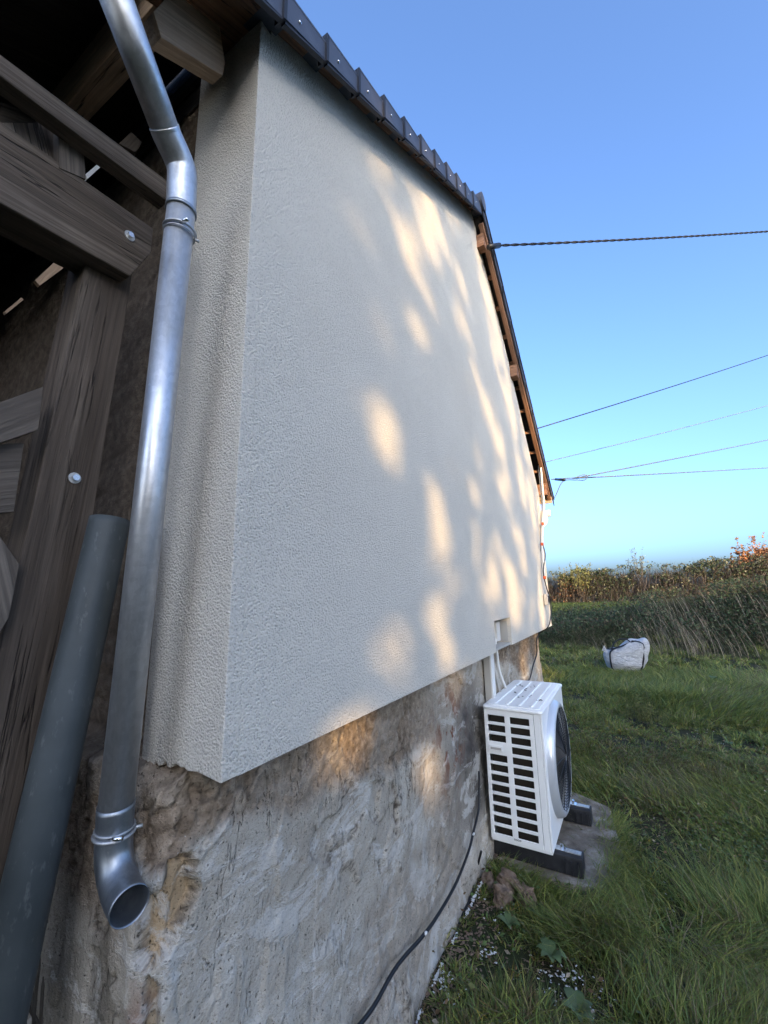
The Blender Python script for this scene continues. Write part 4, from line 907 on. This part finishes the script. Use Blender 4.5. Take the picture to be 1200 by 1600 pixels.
tag(blades('straw_grass', x, y, zt(x, y)-.02, rng.uniform(.45, 1.15, n)*(.55+.45*(x > .2)), rng.uniform(.006, .013, n), rng.uniform(.15, .55, n), rng.normal(2.9, .45, n), ti, MAT_GRASS, segs=3, droop=.2), 'tall pale dry grass stalks leaning left in front of the bank', 'dry grass', kind='stuff')
# short turf on the sunny strip beyond the bank
n = 26000; y = rng.uniform(19, 27, n); x = rng.uniform(-.2*y-1, .24*y+1, n)
tag(blades('far_turf', x, y, zt(x, y)-.02, rng.uniform(.08, .22, n), rng.uniform(.02, .035, n), rng.uniform(.3, 1, n), rng.uniform(0, 6.28, n), pick(n, [[.055, .085, .022], [.075, .105, .03], [.045, .07, .02]]), MAT_GRASS), 'sunlit strip of short turf between the bank and the hedge', 'grass', kind='stuff')

# ------------------------------------------------------------------ hedge and shrubs
def hedge():
    t = tag(empty('hedge', (0, 27, 1)), 'long bare brown field hedge with sunlit leaves along the skyline', 'hedge')
    def topz(x): return 2.75+.045*(x+4.5)+.28*(fbm(x*1.3, x*0+2, 4, 140)-.5)*2
    n = 60000; x = rng.uniform(-8, 9, n); u = rng.random(n); y = 27-.06*x+rng.normal(0, .42, n); zb_ = zt(x, y)
    z = zb_+.05+(topz(x)-zb_)*u**.8*rng.uniform(.92, 1.05, n)
    dens = fbm(x*1.6, z*2.2, 3, 141); kk = rng.random(n) < sstep(.30, .62, dens)*(.30+.75*u); x, y, z = x[kk], y[kk], z[kk]; n = len(x)
    c = pick(n, [[.060, .080, .028], [.045, .065, .025], [.075, .085, .035], [.11, .085, .045], [.055, .08, .035], [.05, .05, .03], [.24, .22, .13]], .4)
    org = np.exp(-((x+3.3)/.8)**2-((z-1.7)/.6)**2); m_ = rng.random(n) < org*.8; c[m_] = pick(m_.sum(), [[.26, .11, .045], [.20, .09, .04], [.30, .16, .08]])
    yl = np.exp(-((x+2.9)/1.0)**2)*(z > topz(x)-.35); m_ = rng.random(n) < yl*.7; c[m_] = pick(m_.sum(), [[.16, .17, .04], [.22, .20, .06]])
    leaves('foliage', np.stack([x, y, z], -1), .055, c, t)
    n = 6500; x = rng.uniform(-8, 9, n); y = 27-.06*x+rng.normal(0, .38, n); zb_ = zt(x, y); b0 = np.stack([x, y, zb_+(topz(x)-zb_)*rng.random(n)**1.5*.7], -1)
    b1 = b0+np.stack([rng.normal(0, .25, n), rng.normal(0, .2, n), rng.uniform(.3, 1.2, n)], -1); b1[:, 2] = np.minimum(b1[:, 2], topz(x)+rng.uniform(-.1, .35, n)**1)
    stalks('twigs', b0, b1, .012, pick(n, [[.06, .045, .035], [.09, .068, .05], [.045, .035, .028], [.16, .125, .09]]), t)
hedge()
def shrub(name, label, cat, cx, cy, zb_, zh, rad, nl, size, pal, nb=26, group=None, taper=.6):
    t = tag(empty(name, (cx, cy, zb_)), label, cat, group); tips = []; b0 = []; b1 = []
    for i in range(nb):
        a = rng.uniform(0, 6.28); r_ = rad*rng.random()**.5; top_ = np.array([cx+math.cos(a)*r_, cy+math.sin(a)*r_, zb_+(zh-zb_)*rng.uniform(.55, 1.0)*(1-.35*r_/rad)]); st_ = np.array([cx+math.cos(a)*r_*.35, cy+math.sin(a)*r_*.35, zb_])
        b0.append(st_); b1.append(top_)
        for _ in range(3):
            q = st_+(top_-st_)*rng.uniform(.35, .9); b0.append(q); e = q+rng.normal(0, .22, 3)*rad*.9+np.array([0, 0, .25*rad]); b1.append(e)
    b0 = np.array(b0); b1 = np.array(b1); stalks('stems', b0, b1, .012 if rad > .4 else .007, pick(len(b0), [[.09, .07, .05], [.13, .10, .07]]), t)
    j = rng.integers(0, len(b0), nl); t_ = rng.uniform(.35, 1.05, (nl, 1)); Pn = b0[j]*(1-t_)+b1[j]*t_+rng.normal(0, .07, (nl, 3))*rad
    leaves('foliage', Pn, size, pick(nl, pal, .35), t)
def at(px, py, y): return P(px, py, y=y)
q = at(900, 872, 26.4); shrub('shrub', 'sunlit yellow green shrub rising over the left part of the hedge', 'shrub', q[0], 26.6, 1.5, q[2]+.45, .75, 1500, .05, [[.20, .19, .06], [.26, .24, .09], [.15, .15, .05]], 30)
q = at(875, 885, 26.4); shrub('shrub', 'small pale shrub in the hedge right beside the house corner', 'shrub', q[0], 26.6, 1.5, q[2]+.4, .5, 600, .05, [[.20, .17, .08], [.22, .20, .09]], 20)
q = at(992, 842, 26.0); shrub('tall_weed', 'tall airy seed head plant standing above the hedge top', 'weed', q[0], 26.2, 2.4, q[2]+.1, .55, 420, .035, [[.24, .24, .17], [.18, .18, .10]], 13)
for px, ph, lb in ((935, 888, 'short sprig poking over the hedge left of the tall weed'), (1050, 882, 'thin sprig above the hedge just right of the tall weed'), (1100, 876, 'sparse sprig above the middle of the hedge'), (1130, 868, 'sparse sprig above the hedge near the orange tree')):
    q = at(px, ph, 26.6); shrub('sprig', lb, 'shrub', q[0], 26.8, 2.2, q[2]+.15, .35, 160, .04, [[.12, .12, .06], [.16, .13, .07]], 10)
for px, ph, y, rad, lb in ((1190, 832, 31, .95, 'orange autumn tree crown rising behind the right end of the hedge'), (1150, 842, 31, .6, 'small orange autumn tree just left of the larger orange crown')):
    q = at(px, ph, y); shrub('tree', lb, 'tree', q[0], y, 1.5, q[2]+.45, rad, 3200, .07, [[.36, .15, .06], [.42, .20, .09], [.26, .11, .05], [.30, .19, .08]], 34)
q = at(1230, 838, 30); shrub('tree', 'rust coloured autumn tree at the right frame edge beyond the hedge', 'tree', q[0], 30, 1.5, q[2], 1.3, 3000, .06, [[.36, .15, .06], [.30, .14, .06], [.2, .13, .06]], 34)

# ------------------------------------------------------------------ tree belt towards the sun (throws the dappled shade)
Sh = np.array([S[0], S[1], 0])/math.cos(SUN_EL); Q = np.array([-Sh[1], Sh[0], 0]); Q = Q if Q[1] > 0 else -Q     # across the light
TD = 17.0
def gaps_px():
    # where sun reaches the wall, as points of the wall found in the photograph: (px, py, half width m, half height m, tilt, openness)
    L = [(605, 675, .13, .17, 0, .98), (600, 283, .08, .25, .25, .85), (669, 345, .10, .30, .12, .97), (690, 300, .13, .15, .3, .95), (708, 320, .08, .14, .3, .9), (555, 338, .07, .16, .2, .55), (640, 395, .07, .20, .1, .5), (650, 500, .07, .22, .1, .5),
         (705, 430, .08, .25, .1, .7), (716, 505, .08, .22, .1, .6), (738, 555, .10, .2, .1, .7), (620, 1020, .08, .2, .1, .6), (694, 1000, .10, .22, .08, .8), (770, 925, .15, .28, .08, .9), (800, 925, .14, .35, .05, .8),
         (545, 1152, .14, .10, 0, .9), (684, 1240, .10, .20, .1, .9), (735, 1080, .15, .15, 0, .8), (482, 690, .07, .16, 0, .13), (590, 545, .07, .2, .2, .2), (780, 690, .20, .25, .1, .95), (757, 745, .15, .25, .1, .6),
         (748, 420, .12, .25, .1, .7), (765, 480, .2, .3, .1, .9), (778, 540, .22, .3, .1, .95), (790, 600, .22, .3, .1, .9), (800, 650, .2, .3, .1, .85), (807, 700, .18, .2, .1, .6), (815, 760, .2, .3, .1, .85), (820, 690, .2, .25, 0, .8), (790, 770, .14, .2, .1, .6), (650, 330, .07, .22, .15, .6), (686, 380, .08, .28, .1, .8), (722, 450, .08, .25, .1, .5), (735, 500, .10, .22, .1, .6), (752, 590, .12, .3, .1, .7), (765, 650, .12, .3, .1, .6), (745, 800, .12, .3, .1, .5), (785, 850, .12, .3, .1, .6), (800, 800, .14, .3, .1, .7), (665, 560, .06, .2, .1, .3), (575, 480, .05, .2, .1, .15), (745, 960, .10, .25, .1, .5), (490, 760, .1, .2, .1, .22),
         (700, 350, .08, .22, .1, .6), (530, 370, .06, .12, 0, .25), (725, 700, .1, .2, .1, .3), (745, 630, .1, .25, .1, .5), (770, 830, .12, .25, .1, .45), (815, 860, .12, .3, .1, .7), (825, 930, .15, .4, 0, .6), (835, 1020, .25, .3, 0, .8), (805, 1030, .2, .3, 0, .5)]
    out = []
    for px, py, a, b, t, o_ in L:
        p = P(px, py, x=XR); out.append((p[1], p[2], a, b, t, 1+math.log(min(o_, .985))/5.5))
    r_ = random.Random(21)
    for i in range(60):
        y = 2.0+3.4*r_.random()**.8; z = r_.uniform(1.5, 5.2)
        if z > wz(y)-.1 or z > rz(y)-.15: continue
        out.append((y, z, r_.uniform(.04, .09), r_.uniform(.10, .26), r_.uniform(.05, .25), 1+math.log(r_.uniform(.2, .75))/5.5))
    return out
G = gaps_px()
def openness(Pn):
    t = (Pn[:, 0]-XR)/S[0]; hy = Pn[:, 1]-S[1]*t; hz = Pn[:, 2]-S[2]*t
    o_ = np.zeros(len(Pn))
    for y, z, a, b, ti, op in G:
        dy = hy-y; dz = hz-z; u = dy+ti*dz
        r2 = (u/(max(a*.72, .05)+.02))**2+(dz/(b*.84+.025))**2; o_ = np.maximum(o_, op*(r2 < 1))
    far = sstep(5.0, 5.35, hy+.12*np.sin(hz*5)); o_ = np.maximum(o_, far*.992*(hy < 9)*(hz < 8)*(hz > .3))
    return o_, hy, hz
def belt():
    kinds = ['tall leafy tree', 'broad leafy tree', 'dense bushy tree']
    qs = np.arange(-6.8, 12.4, 2.1); base = np.array([XR, 0, 0])
    for i, q in enumerate(qs):
        # q = distance across the light, measured from the line through the near wall corner
        d = TD+random.uniform(-1.2, 1.2); c = base+Sh*d+Q*(q+random.uniform(-.3, .3)); gz = 0.
        hgt = (9.7 if -1 < q < 4.6 else 11.8 if q < 0 else 7.4)+random.uniform(-.2, .5); rad = 2.0
        t = tag(empty('tree', (c[0], c[1], gz)), 'tall leafy tree in the row shading the house, outside the frame', 'tree', 'row of trees shading the house')
        tube('trunk', catmull([(c[0], c[1], -.2), (c[0]+.1, c[1], hgt*.4), (c[0]-.1, c[1]+.1, hgt*.85)], 5), list(np.linspace(.20, .05, 11)), MAT_BARK, t, 8)
        n = 22000; u = rng.random(n); z = .2+(hgt-.2)*u; rr_ = rad*np.clip(1.05-.0*u, .3, 1)*np.sqrt(rng.random(n)); a = rng.uniform(0, 6.28, n)
        Pn = np.stack([c[0]+rr_*np.cos(a), c[1]+rr_*np.sin(a), z], -1)
        leaves('crown', Pn, .13, pick(len(Pn), [[.40, .27, .08], [.46, .33, .12], [.34, .24, .07], [.42, .24, .08]], .15), t, asp=.8, mat=MAT_AUT, cull=lambda V: rng.random(len(V)) > np.max([openness(V[:, j])[0] for j in range(4)]+[openness(V.mean(1))[0], openness(V[:, 0]*.5+V.mean(1)*.5)[0], openness(V[:, 2]*.5+V.mean(1)*.5)[0]], 0))
belt()
